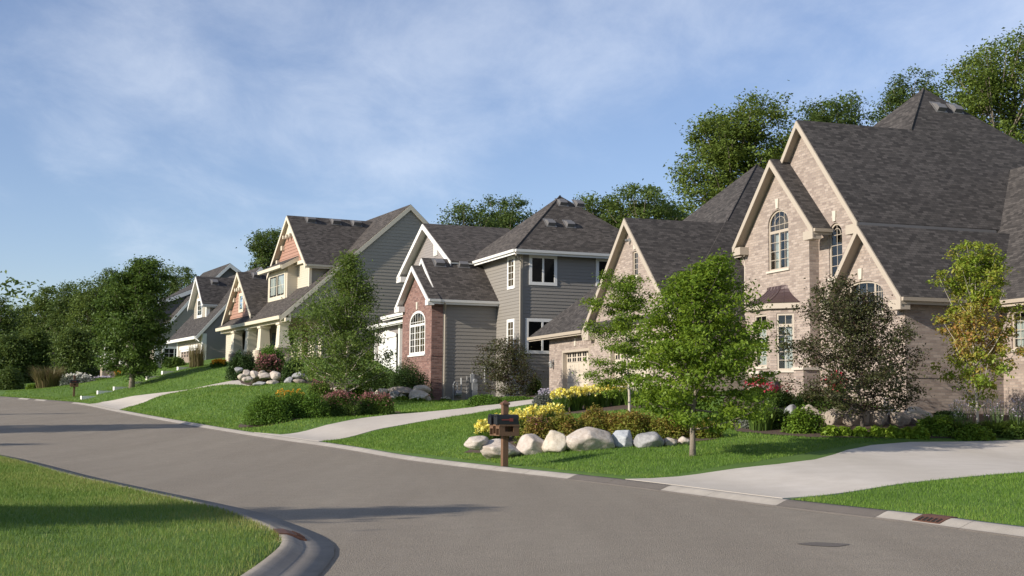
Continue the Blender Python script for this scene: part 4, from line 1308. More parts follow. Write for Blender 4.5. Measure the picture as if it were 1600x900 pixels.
# garage wing
gb = -3.15
gdoor1 = (-20.85, -16.75, 2.22, 4.52); gdoor2 = (-13.55, -8.75, 2.22, 4.45)
gwin = (-10.72, -10.08, 7.70, 8.90)
w_ = MB()
rect = lambda a, b, c, d: [(a, c), (b, c), (b, d), (a, d)]
wall(w_, FRONT(gb + 0.22), [(-22.95, 1.2), (-15.9, 1.2), (-15.9, 5.5), (-22.95, 5.5)], [rect(*gdoor1)], 0.45)
wall(w_, FRONT(gb), [(-16.0, 1.2), (-5.75, 1.2), (-5.75, 5.75), (-10.87, 10.4), (-16.0, 5.75)], [rect(*gdoor2), rect(*gwin)], 0.45)
w_.poly([(-5.75, gb, .9), (-5.75, 0.2, .9), (-5.75, 0.2, 5.75), (-5.75, gb, 5.75)])
w_.poly([(-22.95, gb + .22, .9), (-22.95, 4.5, .9), (-22.95, 4.5, 5.4), (-22.95, gb + .22, 5.4)])
w_.poly([(-22.95, 4.5, .9), (-14, 4.5, .9), (-14, 4.5, 5.4), (-22.95, 4.5, 5.4)])
A.put(w_, "garage_wall", BR)
sl = MB()
for k in range(22):                                        # upright course under the eave and over the door
    u = -22.9 + k * 0.32
    pbox(sl, FRONT(gb + 0.22), u, u + 0.30, 5.05, 5.40, 0.0, 0.02)
for k in range(15):
    u = -21.15 + k * 0.31
    pbox(sl, FRONT(gb + 0.22), u, u + 0.29, 4.68, 4.98, 0.0, 0.02)
A.put(sl, "brick_band", BR)
for pl, u, v in ((FRONT(gb + 0.22), -18.8, 4.70), (FRONT(0), -2.47, 10.0), (FRONT(0.45), 1.235, 8.98), (FRONT(-0.1), 3.82, 6.38), (FRONT(gb), -10.4, 8.98), (FRONT(gb), -11.15, 4.66)):
    ks = MB(); ks.slab([pl.P(u - 0.09, v, 0.001), pl.P(u + 0.09, v, 0.001), pl.P(u + 0.13, v + 0.42, 0.001), pl.P(u - 0.13, v + 0.42, 0.001)], np.array(pl.P(0, 0, 0.06)) - np.array(pl.P(0, 0, 0)))
    A.put(ks, "keystone", "limestone")

R = Roof()
R.gable(-2.37, 12.12, -5.75, 1.0, 8.72, -0.40, 0.44, sides="r", face=0.30, gut="r")
R.slope([(-2.37, -0.4, 12.12), (-2.37, 6.0, 12.12), (-5.75, 6.0, 8.72), (-5.75, -0.4, 8.72)])
R.rake((-2.37, -0.4, 12.12), (-5.75, -0.4, 8.72), (0, -1, 0), 0.30)
R.gutter((-5.75, -0.4, 8.72), (-5.75, 1.4, 8.72), (-1, 0, 0))
for a0, a1 in ((-5.72, -5.05), (0.25, 0.97)): R.ret(a0, a1, -0.43, -0.02, 8.28, 8.62)
LP = lambda a: 8.70 + 1.12 * (3.35 - a)
R.slope([(-1.0, 0.1, 13.57), (3.35, 0.1, 8.70), (3.35, 9.0, 8.70), (-1.0, 9.0, 13.57)])
R.slope([(-1.0, 0.1, 13.57), (-1.0, 6.5, 13.57), (-5.35, 6.5, 8.70), (-5.35, 0.1, 8.70)])
R.rake((-1.0, 0.1, 13.57), (3.35, 0.1, 8.70), (0, -1, 0), 0.30); R.rake((-1.0, 0.1, 13.57), (-5.35, 0.1, 8.70), (0, -1, 0), 0.30)
R.ret(2.55, 3.32, 0.07, 0.44, 8.25, 8.62)
R.gable(4.27, 8.40, 1.64, 6.90, 5.50, -0.5, 6.5, face=0.28, gut="r")
for a0, a1 in ((1.67, 2.3), (6.15, 6.87)): R.ret(a0, a1, -0.53, -0.12, 5.04, 5.40)
# right wing: slope to the street, and the big hipped main roof
R.slope([(3.3, 3.7, 5.5), (15.5, 3.7, 5.5), (15.5, 9.6, 11.8), (0.45, 9.6, 11.8), (3.30, 6.6, 8.6)])
R.slope([(0.4, 9.6, 11.8), (15.5, 9.6, 11.8), (15.5, 15.5, 5.5), (0.4, 15.5, 5.5)])
R.gutter((7.0, 3.7, 5.5), (15.5, 3.7, 5.5), (0, -1, 0))
PK = (-3.30, 8.12, 16.14)
R.hip(-13.9, 3.35 - 0.012, 1.22, 17.0, 8.70, PK, gut="")
R.cap(PK, (-1.0, PK[1] - (PK[2] - 13.57) / 1.078, 13.57), 0.05)
PM = (-15.0, 6.0, 14.52)
R.hip(-24.9, -5.385, gb - 0.35, 15.0, 5.44, PM, gut="")
R.cap(PM, (-11.0, 2.1, 10.72), 0.05)
# garage: gable and the lower hipped bay
R.gable(-10.87, 10.57, -16.37, -5.37, 5.37, gb - 0.35, 2.6, sides="lr", face=0.32, gut="r")
for a0, a1 in ((-16.34, -15.5), (-6.2, -5.4)): R.ret(a0, a1, gb - 0.38, gb - 0.02, 4.86, 5.28)
R.gutter((-24.9, gb - 0.35, 5.44), (-16.38, gb - 0.35, 5.45), (0, -1, 0), h=0.16)
ev = MB(); ev.box(3.22, 3.36, 0.14, 6.5, 8.36, 8.655)
ra = R.finish(A, "charcoal_shingles", T, T, "tan_trim")
A.put(ev, "eave_flashing", "vent_metal", ra)
for du in (0.55, 1.45):
    roof_vent(A, ra, (PK[0] + 1.05, PK[1] + du - 0.5, LP(PK[0] + 1.05) + 0.01), (-1, 0, 1.12), (0, 1, 0), "vent_metal")
kw = dict(frame=T, recess=0.12, sillmat="limestone")
window(A, FRONT(0), -3.32, -1.62, 7.36, 9.95, rise=0.62, mull=(-2.47,), transom=9.02, cols=2, rows=4, top_cols=4, top_rows=1, fan=True,
       curtain=[(-3.0, -2.5, 7.4, 9.0), (-2.12, -1.66, 7.4, 9.0)], back="amber_room", **kw)
window(A, FRONT(0.45), 0.75, 1.72, 6.70, 8.92, rise=0.485, cols=2, rows=4, fan=True, **kw)
window(A, FRONT(-0.1), 2.45, 5.20, 5.05, 6.32, rise=0.48, mull=(3.0, 4.62), cols=3, rows=2, **kw)
window(A, FRONT(4.1), 7.0, 8.5, 3.70, 5.10, mull=(7.75,), cols=2, rows=4, curtain=[(7.05, 8.45, 3.75, 4.75)], **kw)
window(A, FRONT(gb), *gwin, cols=2, rows=4, **kw)
garage_door(A, FRONT(gb + 0.22), gdoor1[0] + .14, gdoor1[1] - .14, gdoor1[2], gdoor1[3] - .14, "tan_door", T, lites=5)
garage_door(A, FRONT(gb), gdoor2[0] + .14, gdoor2[1] - .14, gdoor2[2], gdoor2[3] - .14, "tan_door", T, lites=6)
cn = MB(); pbox(cn, FRONT(gb), -13.9, -8.4, 4.95, 5.12, 0.0, 0.12); pbox(cn, FRONT(gb), -13.8, -8.5, 4.80, 4.95, 0.0, 0.06)
A.put(cn, "cornice", T)
lantern(A, FRONT(gb + 0.22), -22.2, 3.75)
fl = MB()
for s_ in (-0.16, 0.16):
    c = np.array(FRONT(gb).P(-10.75 + s_, 9.50, 0.10)); fl.tube([c + (0, 0.10, 0.06), c, c + (s_ * .5, -0.16, -0.06)], [0.03, 0.05, 0.09], 8)
pbox(fl, FRONT(gb), -10.85, -10.65, 9.48, 9.66, 0.0, 0.04)
A.put(fl, "floodlight", "grey_metal")
downspout(A, [(-5.80, -0.3, 8.55), (-5.55, -0.08, 8.35), (-5.48, 0.05, 8.0), (-5.48, 0.05, 5.6)], T)
# two-storey bay: canted window under a flared copper roof
bay = [(-4.30, 0.0), (-3.50, -0.80), (-1.80, -0.80), (-1.0, 0.0)]
bm_ = MB()
fr_ = FRONT(-0.80)
wall(bm_, fr_, [(-3.50, 2.75), (-1.80, 2.75), (-1.80, 5.85), (-3.50, 5.85)], [[(-3.12, 3.22), (-2.10, 3.22), (-2.10, 5.42), (-3.12, 5.42)]], 0.35)
s2 = math.sqrt(0.5)
cr = Plane((-1.80, -0.80), (s2, s2), (s2, -s2))
wall(bm_, cr, [(0, 2.75), (1.131, 2.75), (1.131, 5.85), (0, 5.85)], [[(0.26, 3.05), (1.0, 3.05), (1.0, 5.42), (0.26, 5.42)]], 0.35)
bm_.poly([(-4.3, 0, 2.75), (-3.5, -.8, 2.75), (-3.5, -.8, 5.85), (-4.3, 0, 5.85)])
q = [(-4.22, 0.0), (-3.46, -0.72), (-1.84, -0.72), (-1.08, 0.0)]
for k in range(3): bm_.poly([(*q[k], 1.0), (*q[k + 1], 1.0), (*q[k + 1], 2.6), (*q[k], 2.6)])
cp = [(-4.36, 0.0), (-3.53, -0.86), (-1.77, -0.86), (-0.94, 0.0)]
bm_.slab([(*p, 2.58) for p in cp], (0, 0, 0.17))
bo = A.put(bm_, "bay_window", BR)
tb = MB(); cq = [(-4.5, 0.0), (-3.58, -0.96), (-1.72, -0.96), (-0.80, 0.0)]
tb.slab([(*p, 5.62) for p in cq], (0, 0, 0.24))
A.put(tb, "cornice", T, bo)
rf = MB(); NP = 5
def ringpt(k):
    t = k / NP; e = (1 - t) ** 1.7
    a0, a1 = -3.05, -2.05
    lo = [(-4.55, 0.0), (-3.60, -1.0), (-1.70, -1.0), (-0.75, 0.0)]; hi = [(-3.4, 0.0), (a0, -0.12), (a1, -0.12), (-1.75, 0.0)]
    return [(h[0] + (l[0] - h[0]) * e, h[1] + (l[1] - h[1]) * e, 5.86 + 0.80 * t) for l, h in zip(lo, hi)]
for k in range(NP):
    r0, r1 = ringpt(k), ringpt(k + 1)
    for j in range(3): rf.poly([r0[j], r0[j + 1], r1[j + 1], r1[j]])
    for j, n in ((0, 2), (1, 4), (2, 2)):
        for m_ in range(n + 1):
            f = m_ / n
            p = [np.array(r[j]) * (1 - f) + np.array(r[j + 1]) * f for r in (r0, r1)]
            rf.tube(p, 0.018, 4)
rf.poly(ringpt(NP))
A.put(rf, "copper_roof", "copper_roof", bo)
window(A, fr_, -3.12, -2.10, 3.22, 5.42, mull=(), transom=4.92, cols=2, rows=4, top_cols=2, frame=T, recess=0.08, sillmat="limestone", curtain=[(-3.0, -2.2, 3.3, 4.85)])
window(A, cr, 0.26, 1.0, 3.05, 5.42, transom=4.92, cols=2, rows=5, top_cols=2, frame=T, recess=0.08, sillmat="limestone", curtain=[(0.55, 0.95, 3.1, 4.85)])

# ---------- grey house with the brick bay
PB = at(690, 628, 66.6)
B = House("siding_house", "grey sided house with a red brick bay holding an arched white window", PB, 21.0, 1.4, 1.04)
GS, WT = "grey_siding", "white_trim"
w_ = MB()
siding(w_, SIDE(0.0), [(0.02, 1.0), (3.05, 1.0), (3.05, 7.0), (0.02, 7.0)], course=0.19, lap=0.022)
siding(w_, FRONT(3.0), [(-3.0, 1.0), (3.5, 1.0), (3.5, 9.4), (-3.0, 9.4)], course=0.17, lap=0.02)
siding(w_, SIDE(3.5), [(3.0, 1.0), (11.5, 1.0), (11.5, 9.4), (3.0, 9.4)], course=0.17, lap=0.022)
B.put(w_, "wall", GS, fixn=False)
bs = MB(); bs.poly([(-12.4, 12, 1), (3.5, 12, 1), (3.5, 12, 9.4), (-12.4, 12, 9.4)]); bs.poly([(-12.4, 1.6, 1), (-12.4, 12, 1), (-12.4, 12, 9.4), (-12.4, 1.6, 9.4)])
B.put(bs, "back_wall", GS)
cb = MB()
cb.box(3.40, 3.53, 2.965, 3.09, 1.0, 9.3)
B.put(cb, "corner_board", "tan_metal")
bwin = arch_outline(-4.02, -1.12, 4.16, 6.52, 0.66)
bk = MB()
wall(bk, FRONT(-0.6), [(-5.4, 0.9), (0.0, 0.9), (0.0, 6.98), (-2.62, 8.72), (-5.4, 6.98)], [bwin])
wall(bk, SIDE(0.0), [(-0.6, 0.9), (0.03, 0.9), (0.03, 6.95), (-0.6, 6.95)])
bk.poly([(-5.4, -0.6, .9), (-5.4, 1.6, .9), (-5.4, 1.6, 6.98), (-5.4, -0.6, 6.98)])
B.put(bk, "brick_bay", "red_brick")
bd = MB()
for k in range(8): pbox(bd, SIDE(0.0), -0.6 + k * 0.079, -0.6 + k * 0.079 + 0.07, 4.0, 4.28, 0.0, 0.02)
for k in range(68): pbox(bd, FRONT(-0.6), -5.38 + k * 0.079, -5.38 + k * 0.079 + 0.07, 3.75, 4.02, 0.0, 0.02)
B.put(bd, "brick_band", "red_brick")
ks = MB(); pl = FRONT(-0.6)
ks.slab([pl.P(-2.66, 6.58, .001), pl.P(-2.46, 6.58, .001), pl.P(-2.42, 6.98, .001), pl.P(-2.70, 6.98, .001)], (0, -0.06, 0))
B.put(ks, "keystone", "limestone")
window(B, FRONT(-0.6), -4.02, -1.12, 4.16, 6.52, rise=0.66, mull=(-3.05, -2.1), transom=5.74, cols=2, rows=4, top_cols=6, top_rows=1, frame=WT, recess=0.06,
       fw=0.13, sillmat="white_trim", back="amber_room")
# street-facing gable behind, left garage
g2 = MB()
siding(g2, FRONT(1.6), [(-12.4, 1.0), (-2.4, 1.0), (-2.4, 9.2), (-7.55, 11.85), (-12.4, 9.3)])
B.put(g2, "gable_wall", "mauve_siding", fixn=False)
vt = MB(); pbox(vt, FRONT(1.6), -6.62, -5.95, 10.0, 11.1, 0.0, 0.07)
for k in range(9): pbox(vt, FRONT(1.6), -6.55, -6.02, 10.06 + k * 0.11, 10.12 + k * 0.11, 0.07, 0.10)
B.put(vt, "gable_vent", WT)
lg = MB()
siding(lg, FRONT(0.6), [(-15.6, 1.5), (-5.4, 1.5), (-5.4, 6.45), (-15.6, 6.45)])
B.put(lg, "garage_wall", "mauve_siding", fixn=False)
lc = MB(); lc.box(-10.1, -9.8, 0.50, 0.62, 1.5, 6.4); B.put(lc, "corner_board", WT); lc = MB(); lc.box(-15.6, -15.3, 0.5, 0.62, 1.5, 6.4)
B.put(lc, "corner_board", WT)
garage_door(B, FRONT(0.48), -14.3, -10.5, 3.0, 5.35, "white_door", WT, recess=0.0, lites=0)
ac = MB(); pl = FRONT(0.46)
ac.slab([pl.P(-14.45, 5.52), pl.P(-10.35, 5.52), pl.P(-10.35, 5.72), pl.P(-12.4, 6.0), pl.P(-14.45, 5.72)], (0, -0.05, 0))
B.put(ac, "door_header", WT)
R = Roof()
R.gable(-2.70, 9.42, -5.75, 0.35, 6.96, -0.35, 3.05, face=0.22, gut="r")
R.gable(-2.62, 8.98, -5.75, 0.50, 6.96, -0.92, -0.30, face=0.26, gut="")
R.gutter((0.50, -0.92, 6.96), (0.50, -0.30, 6.96), (1, 0, 0))
R.ret(-5.85, -4.95, -0.97, -0.62, 6.60, 6.90); R.ret(0.0, 0.49, -0.97, -0.62, 6.62, 6.90)
R.gable(-7.55, 12.02, -12.85, -2.2, 9.28, 1.15, 6.5, face=0.30, gut="l", ezl=9.33)
R.ret(-12.82, -11.9, 1.10, 1.58, 8.95, 9.28)
pk = (-0.30, 6.75, 12.92)
R.hip(-4.6, 4.02, 2.48, 11.05, 9.33, pk, gut="fr")
R.cap(pk, (4.02, 2.48, 9.33), 0.05)
R.slope([(-15.9, 0.10, 6.42), (-5.75, 0.10, 6.42), (-5.75, 1.62, 7.35), (-15.9, 1.62, 7.35)])
R.gutter((-15.9, 0.10, 6.42), (-5.80, 0.10, 6.42), (0, -1, 0), h=0.18)
R.slope([(-10.9, -0.28, 6.72), (-5.75, -0.28, 6.72), (-5.75, 1.62, 7.9), (-10.9, 1.62, 7.9)])
R.gutter((-10.9, -0.28, 6.72), (-5.80, -0.28, 6.72), (0, -1, 0), h=0.16)
rb = R.finish(B, "brown_shingles", WT, "white_trim")
for b_ in (4.9, 6.0):
    roof_vent(B, rb, (2.05, b_ + 0.3, 9.33 + 0.83 * 1.97 + .02), (-1, 0, 0.83), (0, 1, 0), "vent_metal")
for b_ in (6.0, 7.0):
    roof_vent(B, rb, (0.35, b_ + 0.6, 9.33 + 0.83 * 3.67 + .02), (-1, 0, 0.83), (0, 1, 0), "vent_metal")
for b_ in (0.5, 1.85):
    roof_vent(B, rb, (-2.25, b_, 9.06 + .02), (-1, 0, 0.806), (0, 1, 0), "vent_metal", w=0.5)
kw = dict(frame=WT, casing=0.10, fw=0.06, sill=False)
window(B, FRONT(3.0), 1.75, 2.62, 7.55, 9.05, cols=2, rows=4, back="amber_room", **kw)
window(B, FRONT(3.0), 1.75, 2.62, 4.30, 5.80, cols=2, rows=4, back="amber_room", **kw)
window(B, SIDE(3.5), 3.52, 4.86, 7.68, 9.02, mull=(4.19,), **kw)
window(B, SIDE(3.5), 7.25, 8.6, 7.68, 9.02, mull=(7.92,), **kw)
window(B, SIDE(3.5), 3.35, 5.0, 4.20, 5.78, mull=(4.17,), **kw)
downspout(B, [(4.08, 2.45, 9.15), (4.05, 2.5, 9.02), (3.62, 2.93, 8.75), (3.58, 2.93, 8.4), (3.58, 2.93, 1.7)], "tan_metal")
downspout(B, [(0.52, -0.1, 6.78), (0.45, 0.0, 6.68), (0.10, 0.10, 6.45), (0.08, 0.10, 6.2), (0.08, 0.10, 1.6)], "tan_metal")
# meters and pipes on the garage side wall
mt = MB(); S0 = SIDE(0.0)
mt.tube([S0.P(0.55, 1.5, 0.25), S0.P(0.55, 2.55, 0.25), S0.P(0.62, 2.68, 0.25), S0.P(0.75, 2.62, 0.25), S0.P(0.78, 2.2, 0.25)], 0.035, 7)
mt.tube([S0.P(0.85, 1.9, 0.22), S0.P(1.0, 1.9, 0.22), S0.P(1.02, 2.9, 0.12)], 0.04, 7)
c_ = np.array(S0.P(0.82, 2.1, 0.24)); mt.tube([c_ + (0, -0.16, 0), c_ + (0, 0.16, 0)], [0.15, 0.15], 10)
g_ = B.put(mt, "gas_meter", "meter_grey")
em = MB()
pbox(em, S0, 1.62, 1.92, 1.95, 2.65, 0.02, 0.16); c_ = np.array(S0.P(1.77, 2.75, 0.10)); em.tube([c_, c_ + (0.14, 0, 0)], [0.11, 0.10], 10)
em.tube([S0.P(1.66, 1.5, 0.06), S0.P(1.66, 3.15, 0.06)], 0.03, 6); em.tube([S0.P(1.36, 1.5, 0.05), S0.P(1.36, 3.0, 0.05)], 0.02, 6)
pbox(em, S0, 1.55, 1.75, 2.65, 3.1, 0.02, 0.10); em.tube([S0.P(2.35, 2.7, 0.06), S0.P(2.35, 3.5, 0.06)], 0.035, 6)
B.put(em, "electric_meter", "meter_grey")

# ---------- taupe house with the covered porch
PC = at(450, 565, 81.0)
Ch = House("porch_house", "taupe and cream house with terracotta gables and a columned front porch", PC, 26.0, 3.9, 1.04)
CT = "cream_trim"
cz = lambda b: 7.03 + 0.887 * (b + 0.6)
w_ = MB()
siding(w_, SIDE(0.0), [(2.2, 3.2), (16.0, 3.2), (16.0, 8.0), (8.1, 14.55), (2.2, 9.4)], course=0.22, lap=0.02)
siding(w_, SIDE(0.0), [(0.0, 6.9), (2.2, 6.9), (2.2, 9.4), (0.0, 7.45)], course=0.22, lap=0.02)
Ch.put(w_, "wall", "taupe_siding", fixn=False)
w_ = MB()
siding(w_, FRONT(0.0), [(-16.6, 3.4), (-13.4, 3.4), (-13.4, 7.05), (-16.6, 7.05)])
siding(w_, FRONT(2.2), [(-13.4, 3.4), (0.0, 3.4), (0.0, 9.0), (-13.4, 9.0)])
siding(w_, FRONT(1.8), [(-9.9, 8.9), (-1.6, 8.9), (-1.6, 10.45), (-5.75, 13.8), (-9.9, 10.45)])
siding(w_, Plane((-4.4, 1.1), (0, 1), (1, 0)), [(0, 8.3), (0.7, 8.8), (0.7, 10.8), (0, 10.8)])
siding(w_, FRONT(1.1), [(-9.2, 8.35), (-4.4, 8.35), (-4.4, 10.75), (-9.2, 10.75)])
Ch.put(w_, "front_wall", "cream_siding", fixn=False)
w_ = MB(); siding(w_, SIDE(-1.6), [(1.8, 9.1), (3.4, 10.5), (3.4, 10.55), (1.8, 10.55)])
w_.poly([(-16.6, 0, 3.4), (-16.6, 16, 3.4), (-16.6, 16, 7.2), (-16.6, 8.1, 14.5), (-16.6, 0, 7.2)]); w_.poly([(-16.6, 16, 3.4), (0, 16, 3.4), (0, 16, 7.9), (-16.6, 16, 7.9)])
Ch.put(w_, "dormer_wall", "taupe_siding", fixn=False)
w_ = MB(); pl = FRONT(1.72)
siding(w_, pl, [(-9.3, 10.95), (-2.2, 10.95), (-5.75, 13.75)], course=0.22, lap=0.03)
pl2 = FRONT(-0.02)
siding(w_, pl2, [(-15.6, 7.6), (-8.6, 7.6), (-12.1, 10.45)], course=0.22, lap=0.03)
Ch.put(w_, "gable_shakes", "terracotta_shakes", fixn=False)
tr = MB()
tr.slab([FRONT(1.60).P(-6.75, 12.95), FRONT(1.60).P(-4.75, 12.95), FRONT(1.60).P(-5.75, 13.85)], (0, -0.06, 0))
tr.slab([FRONT(-0.12).P(-13.0, 9.70), FRONT(-0.12).P(-11.2, 9.70), FRONT(-0.12).P(-12.1, 10.5)], (0, -0.06, 0))
tr.box(-9.4, -1.9, 1.60, 1.74, 10.72, 10.95)
for a_, z_, b_ in ((-6.5, 12.75, 1.55), (-5.75, 12.75, 1.55), (-5.0, 12.75, 1.55), (-12.7, 9.5, -.17), (-12.1, 9.5, -.17), (-11.5, 9.5, -.17)): tr.box(a_ - .09, a_ + .09, b_ - .25, b_ + .08, z_ - 0.02, z_ + 0.20)
for a_, z_, b_ in ((-8.7, 11.15, 1.5), (-7.55, 12.05, 1.5), (-15.0, 7.95, -.2), (-13.9, 8.8, -.2)):
    tr.box(a_ - .14, a_ + .14, b_, b_ + .2, z_, z_ + .32)
tr.box(-1.72, -1.52, 1.72, 1.9, 8.95, 10.5); tr.box(0.0, 0.05, -0.05, 0.1, 6.9, 7.3)
Ch.put(tr, "gable_trim", CT)
R = Roof()
ZR = cz(8.1)
R.slope([(-17.1, -0.6, cz(-0.6)), (0.11, -0.6, cz(-0.6)), (0.11, 8.1, ZR), (-17.1, 8.1, ZR)])
R.slope([(-17.1, 8.1, ZR), (0.11, 8.1, ZR), (0.11, 16.5, cz(-0.3)), (-17.1, 16.5, cz(-0.3))])
R.rake((0.11, -0.6, cz(-0.6)), (0.11, 8.1, ZR), (1, 0, 0), 0.34); R.rake((0.11, 8.1, ZR), (0.11, 16.5, cz(-.3)), (1, 0, 0), 0.34)
R.gutter((-17.1, -0.6, cz(-.6)), (0.16, -0.6, cz(-.6)), (0, -1, 0), h=0.22)
R.t.box(-17.0, 0.45, -0.35, 0.0, 6.62, 6.86)
R.gable(-5.75, 14.28, -10.45, -1.1, 10.52, 1.35, 7.6, face=0.26, gut="r", ezl=10.5)
R.gable(-12.1, 10.88, -16.35, -7.95, 7.55, -0.40, 3.4, face=0.26, gut="", ezl=7.4)
R.slope([(-9.7, 0.55, 10.70), (-3.9, 0.55, 10.70), (-3.9, 1.72, 11.35), (-9.7, 1.72, 11.35)])
R.gutter((-9.7, 0.55, 10.70), (-3.9, 0.55, 10.70), (0, -1, 0), h=0.2)
R.rake((-3.9, 0.55, 10.70), (-3.9, 1.72, 11.35), (1, 0, 0), 0.3)
rc = R.finish(Ch, "brown_shingles", CT, CT)
for b_ in (2.6, 4.4, 5.9): roof_vent(Ch, rc, (-5.3, b_ + .3, 14.28 - 0.8 * 0.45 + .02), (-1, 0, .8), (0, 1, 0), "vent_metal", w=0.55, h=0.28)
for b_ in (0.9, 2.2): roof_vent(Ch, rc, (-11.7, b_, 10.88 - .8 * .4 + .02), (-1, 0, .8), (0, 1, 0), "vent_metal", w=0.5, h=0.26)
window(Ch, FRONT(1.1), -8.75, -4.85, 8.62, 10.35, mull=(-6.8,), rows=2, cols=2, frame=CT, fw=0.16, casing=0.12, sill=False, curtain=[(-8.4, -7.2, 8.9, 10.1), (-6.5, -5.2, 8.9, 10.1)])
window(Ch, FRONT(-0.03), -12.65, -11.5, 8.05, 9.25, rows=2, frame=CT, fw=0.12, casing=0.10, sill=False, curtain=[(-12.5, -11.65, 8.2, 8.9)])
window(Ch, FRONT(0.0), -14.75, -13.95, 5.45, 6.35, rows=2, frame=CT, fw=0.10, casing=0.10, sill=False)
window(Ch, FRONT(2.2), -11.9, -10.2, 4.9, 6.6, rows=2, frame=CT, fw=0.10, casing=0.10, sill=False, curtain=[(-11.7, -10.4, 5.0, 6.5)])
window(Ch, FRONT(2.2), -7.6, -6.0, 4.9, 6.6, rows=2, frame=CT, fw=0.10, casing=0.10, sill=False)
dr = MB(); pbox(dr, FRONT(2.2), -4.3, -3.0, 4.4, 6.6, 0.0, 0.06)
Ch.put(dr, "front_door", "dark_wood")
pf = MB(); pf.box(-13.4, 0.05, -0.15, 2.2, 3.6, 4.40)
Ch.put(pf, "porch_floor", "stone_veneer")
for a_ in (-12.9, -8.9, -5.6, -1.0):
    col = MB(); s0, s1 = 0.46, 0.33
    col.slab([(a_ - s0, -0.5, 5.0), (a_ + s0, -0.5, 5.0), (a_ + s0, 0.3, 5.0), (a_ - s0, 0.3, 5.0)], (0, 0, 0.16))
    for k, (z0, z1) in enumerate(((5.16, 6.60),)):
        v0 = [(a_ - s0 * .88, -0.45, z0), (a_ + s0 * .88, -0.45, z0), (a_ + s0 * .88, 0.25, z0), (a_ - s0 * .88, 0.25, z0)]
        v1 = [(a_ - s1, -0.38, z1), (a_ + s1, -0.38, z1), (a_ + s1, 0.18, z1), (a_ - s1, 0.18, z1)]
        for j in range(4): col.poly([v0[j], v0[(j + 1) % 4], v1[(j + 1) % 4], v1[j]])
    col.box(a_ - .42, a_ + .42, -0.46, 0.26, 6.48, 6.62)
    co = Ch.put(col, "porch_column", CT)
    pi = MB(); pi.box(a_ - .52, a_ + .52, -0.56, 0.36, 3.3, 4.98)
    Ch.put(pi, "stone_pier", "stone_veneer", co)
rl = MB()
for a0, a1 in ((-8.4, -6.1), (-12.4, -9.4)):
    rl.box(a0, a1, -0.16, -0.06, 4.62, 5.10)
for b_ in np.arange(0.4, 2.2, 0.16): rl.box(0.0, 0.04, b_, b_ + 0.04, 4.5, 5.2)
rl.box(-0.02, 0.07, 0.35, 2.2, 5.2, 5.28)
Ch.put(rl, "porch_railing", CT)

# ---------- mauve-grey house farther up
PD = at(316, 562, 103.0)
Dh = House("dormer_house", "grey house with a peaked street dormer over a brown garage door, fourth along the street", PD, 27.0, 4.6)
dz = lambda b: 6.80 + 1.13 * (b + 0.6)
w_ = MB()
siding(w_, SIDE(0.0), [(0.0, 3.8), (9.6, 3.8), (9.6, 7.4), (4.6, 12.4), (0.0, 7.25)])
Dh.put(w_, "wall", "mauve_siding", fixn=False)
w_ = MB()
siding(w_, FRONT(0.0), [(-9.1, 3.4), (0.0, 3.4), (0.0, 7.0), (-9.1, 7.0)])
siding(w_, FRONT(1.0), [(-7.6, 8.5), (-3.1, 8.5), (-3.1, 9.55), (-5.4, 11.75), (-7.6, 9.55)])
w_.poly([(-9.1, 0, 3.4), (-9.1, 10, 3.4), (-9.1, 10, 7.2), (-9.1, 4.6, 12.4), (-9.1, 0, 7.2)])
Dh.put(w_, "front_wall", "taupe_siding", fixn=False)
w_ = MB(); siding(w_, SIDE(-3.1), [(1.0, 8.6), (2.1, 9.7), (2.1, 9.75), (1.0, 9.75)]); Dh.put(w_, "dormer_wall", "taupe_siding", fixn=False)
tr = MB(); tr.box(-0.35, 0.03, -0.04, 0.30, 3.4, 7.0); tr.box(-9.2, -8.85, -0.04, 0.05, 3.4, 6.9); tr.box(-3.3, -3.02, 0.94, 1.25, 8.5, 9.6)
Dh.put(tr, "corner_board", WT)
garage_door(Dh, FRONT(-0.03), -7.5, -1.8, 3.9, 5.72, "taupe_door", WT, recess=0.0, lites=6)
hd = MB(); pbox(hd, FRONT(-0.03), -7.9, -1.4, 5.88, 6.18, 0.0, 0.07); Dh.put(hd, "door_header", WT)
for u in (-8.35, -0.85): lantern(Dh, FRONT(0.0), u, 4.9)
R = Roof()
R.slope([(-10.4, -0.6, 6.8), (0.10, -0.6, 6.8), (0.10, 4.6, dz(4.6)), (-10.4, 4.6, dz(4.6))])
R.slope([(-10.4, 4.6, dz(4.6)), (0.10, 4.6, dz(4.6)), (0.10, 10, 6.8), (-10.4, 10, 6.8)])
R.rake((0.10, -0.6, 6.8), (0.10, 4.6, dz(4.6)), (1, 0, 0), 0.34); R.rake((0.10, 4.6, dz(4.6)), (0.10, 10, 6.8), (1, 0, 0), 0.34)
R.gutter((-10.4, -0.6, 6.8), (0.12, -0.6, 6.8), (0, -1, 0), h=0.24)
R.gable(-5.4, 12.12, -8.0, -2.75, 9.6, 0.55, 3.9, face=0.28, gut="r")
rd = R.finish(Dh, "charcoal_shingles", WT, WT)
roof_vent(Dh, rd, (-4.8, 2.0, 12.12 - .96 * .6 + .02), (-1, 0, .96), (0, 1, 0), "vent_metal", w=.5, h=.26)
window(Dh, FRONT(1.0), -6.25, -4.6, 8.72, 10.15, mull=(), cols=2, rows=3, frame=WT, fw=0.10, casing=0.12, sill=False)
downspout(Dh, [(0.22, -0.65, 6.6), (0.4, -0.4, 6.35), (0.1, -0.08, 6.1), (0.1, -0.08, 3.7)], WT)

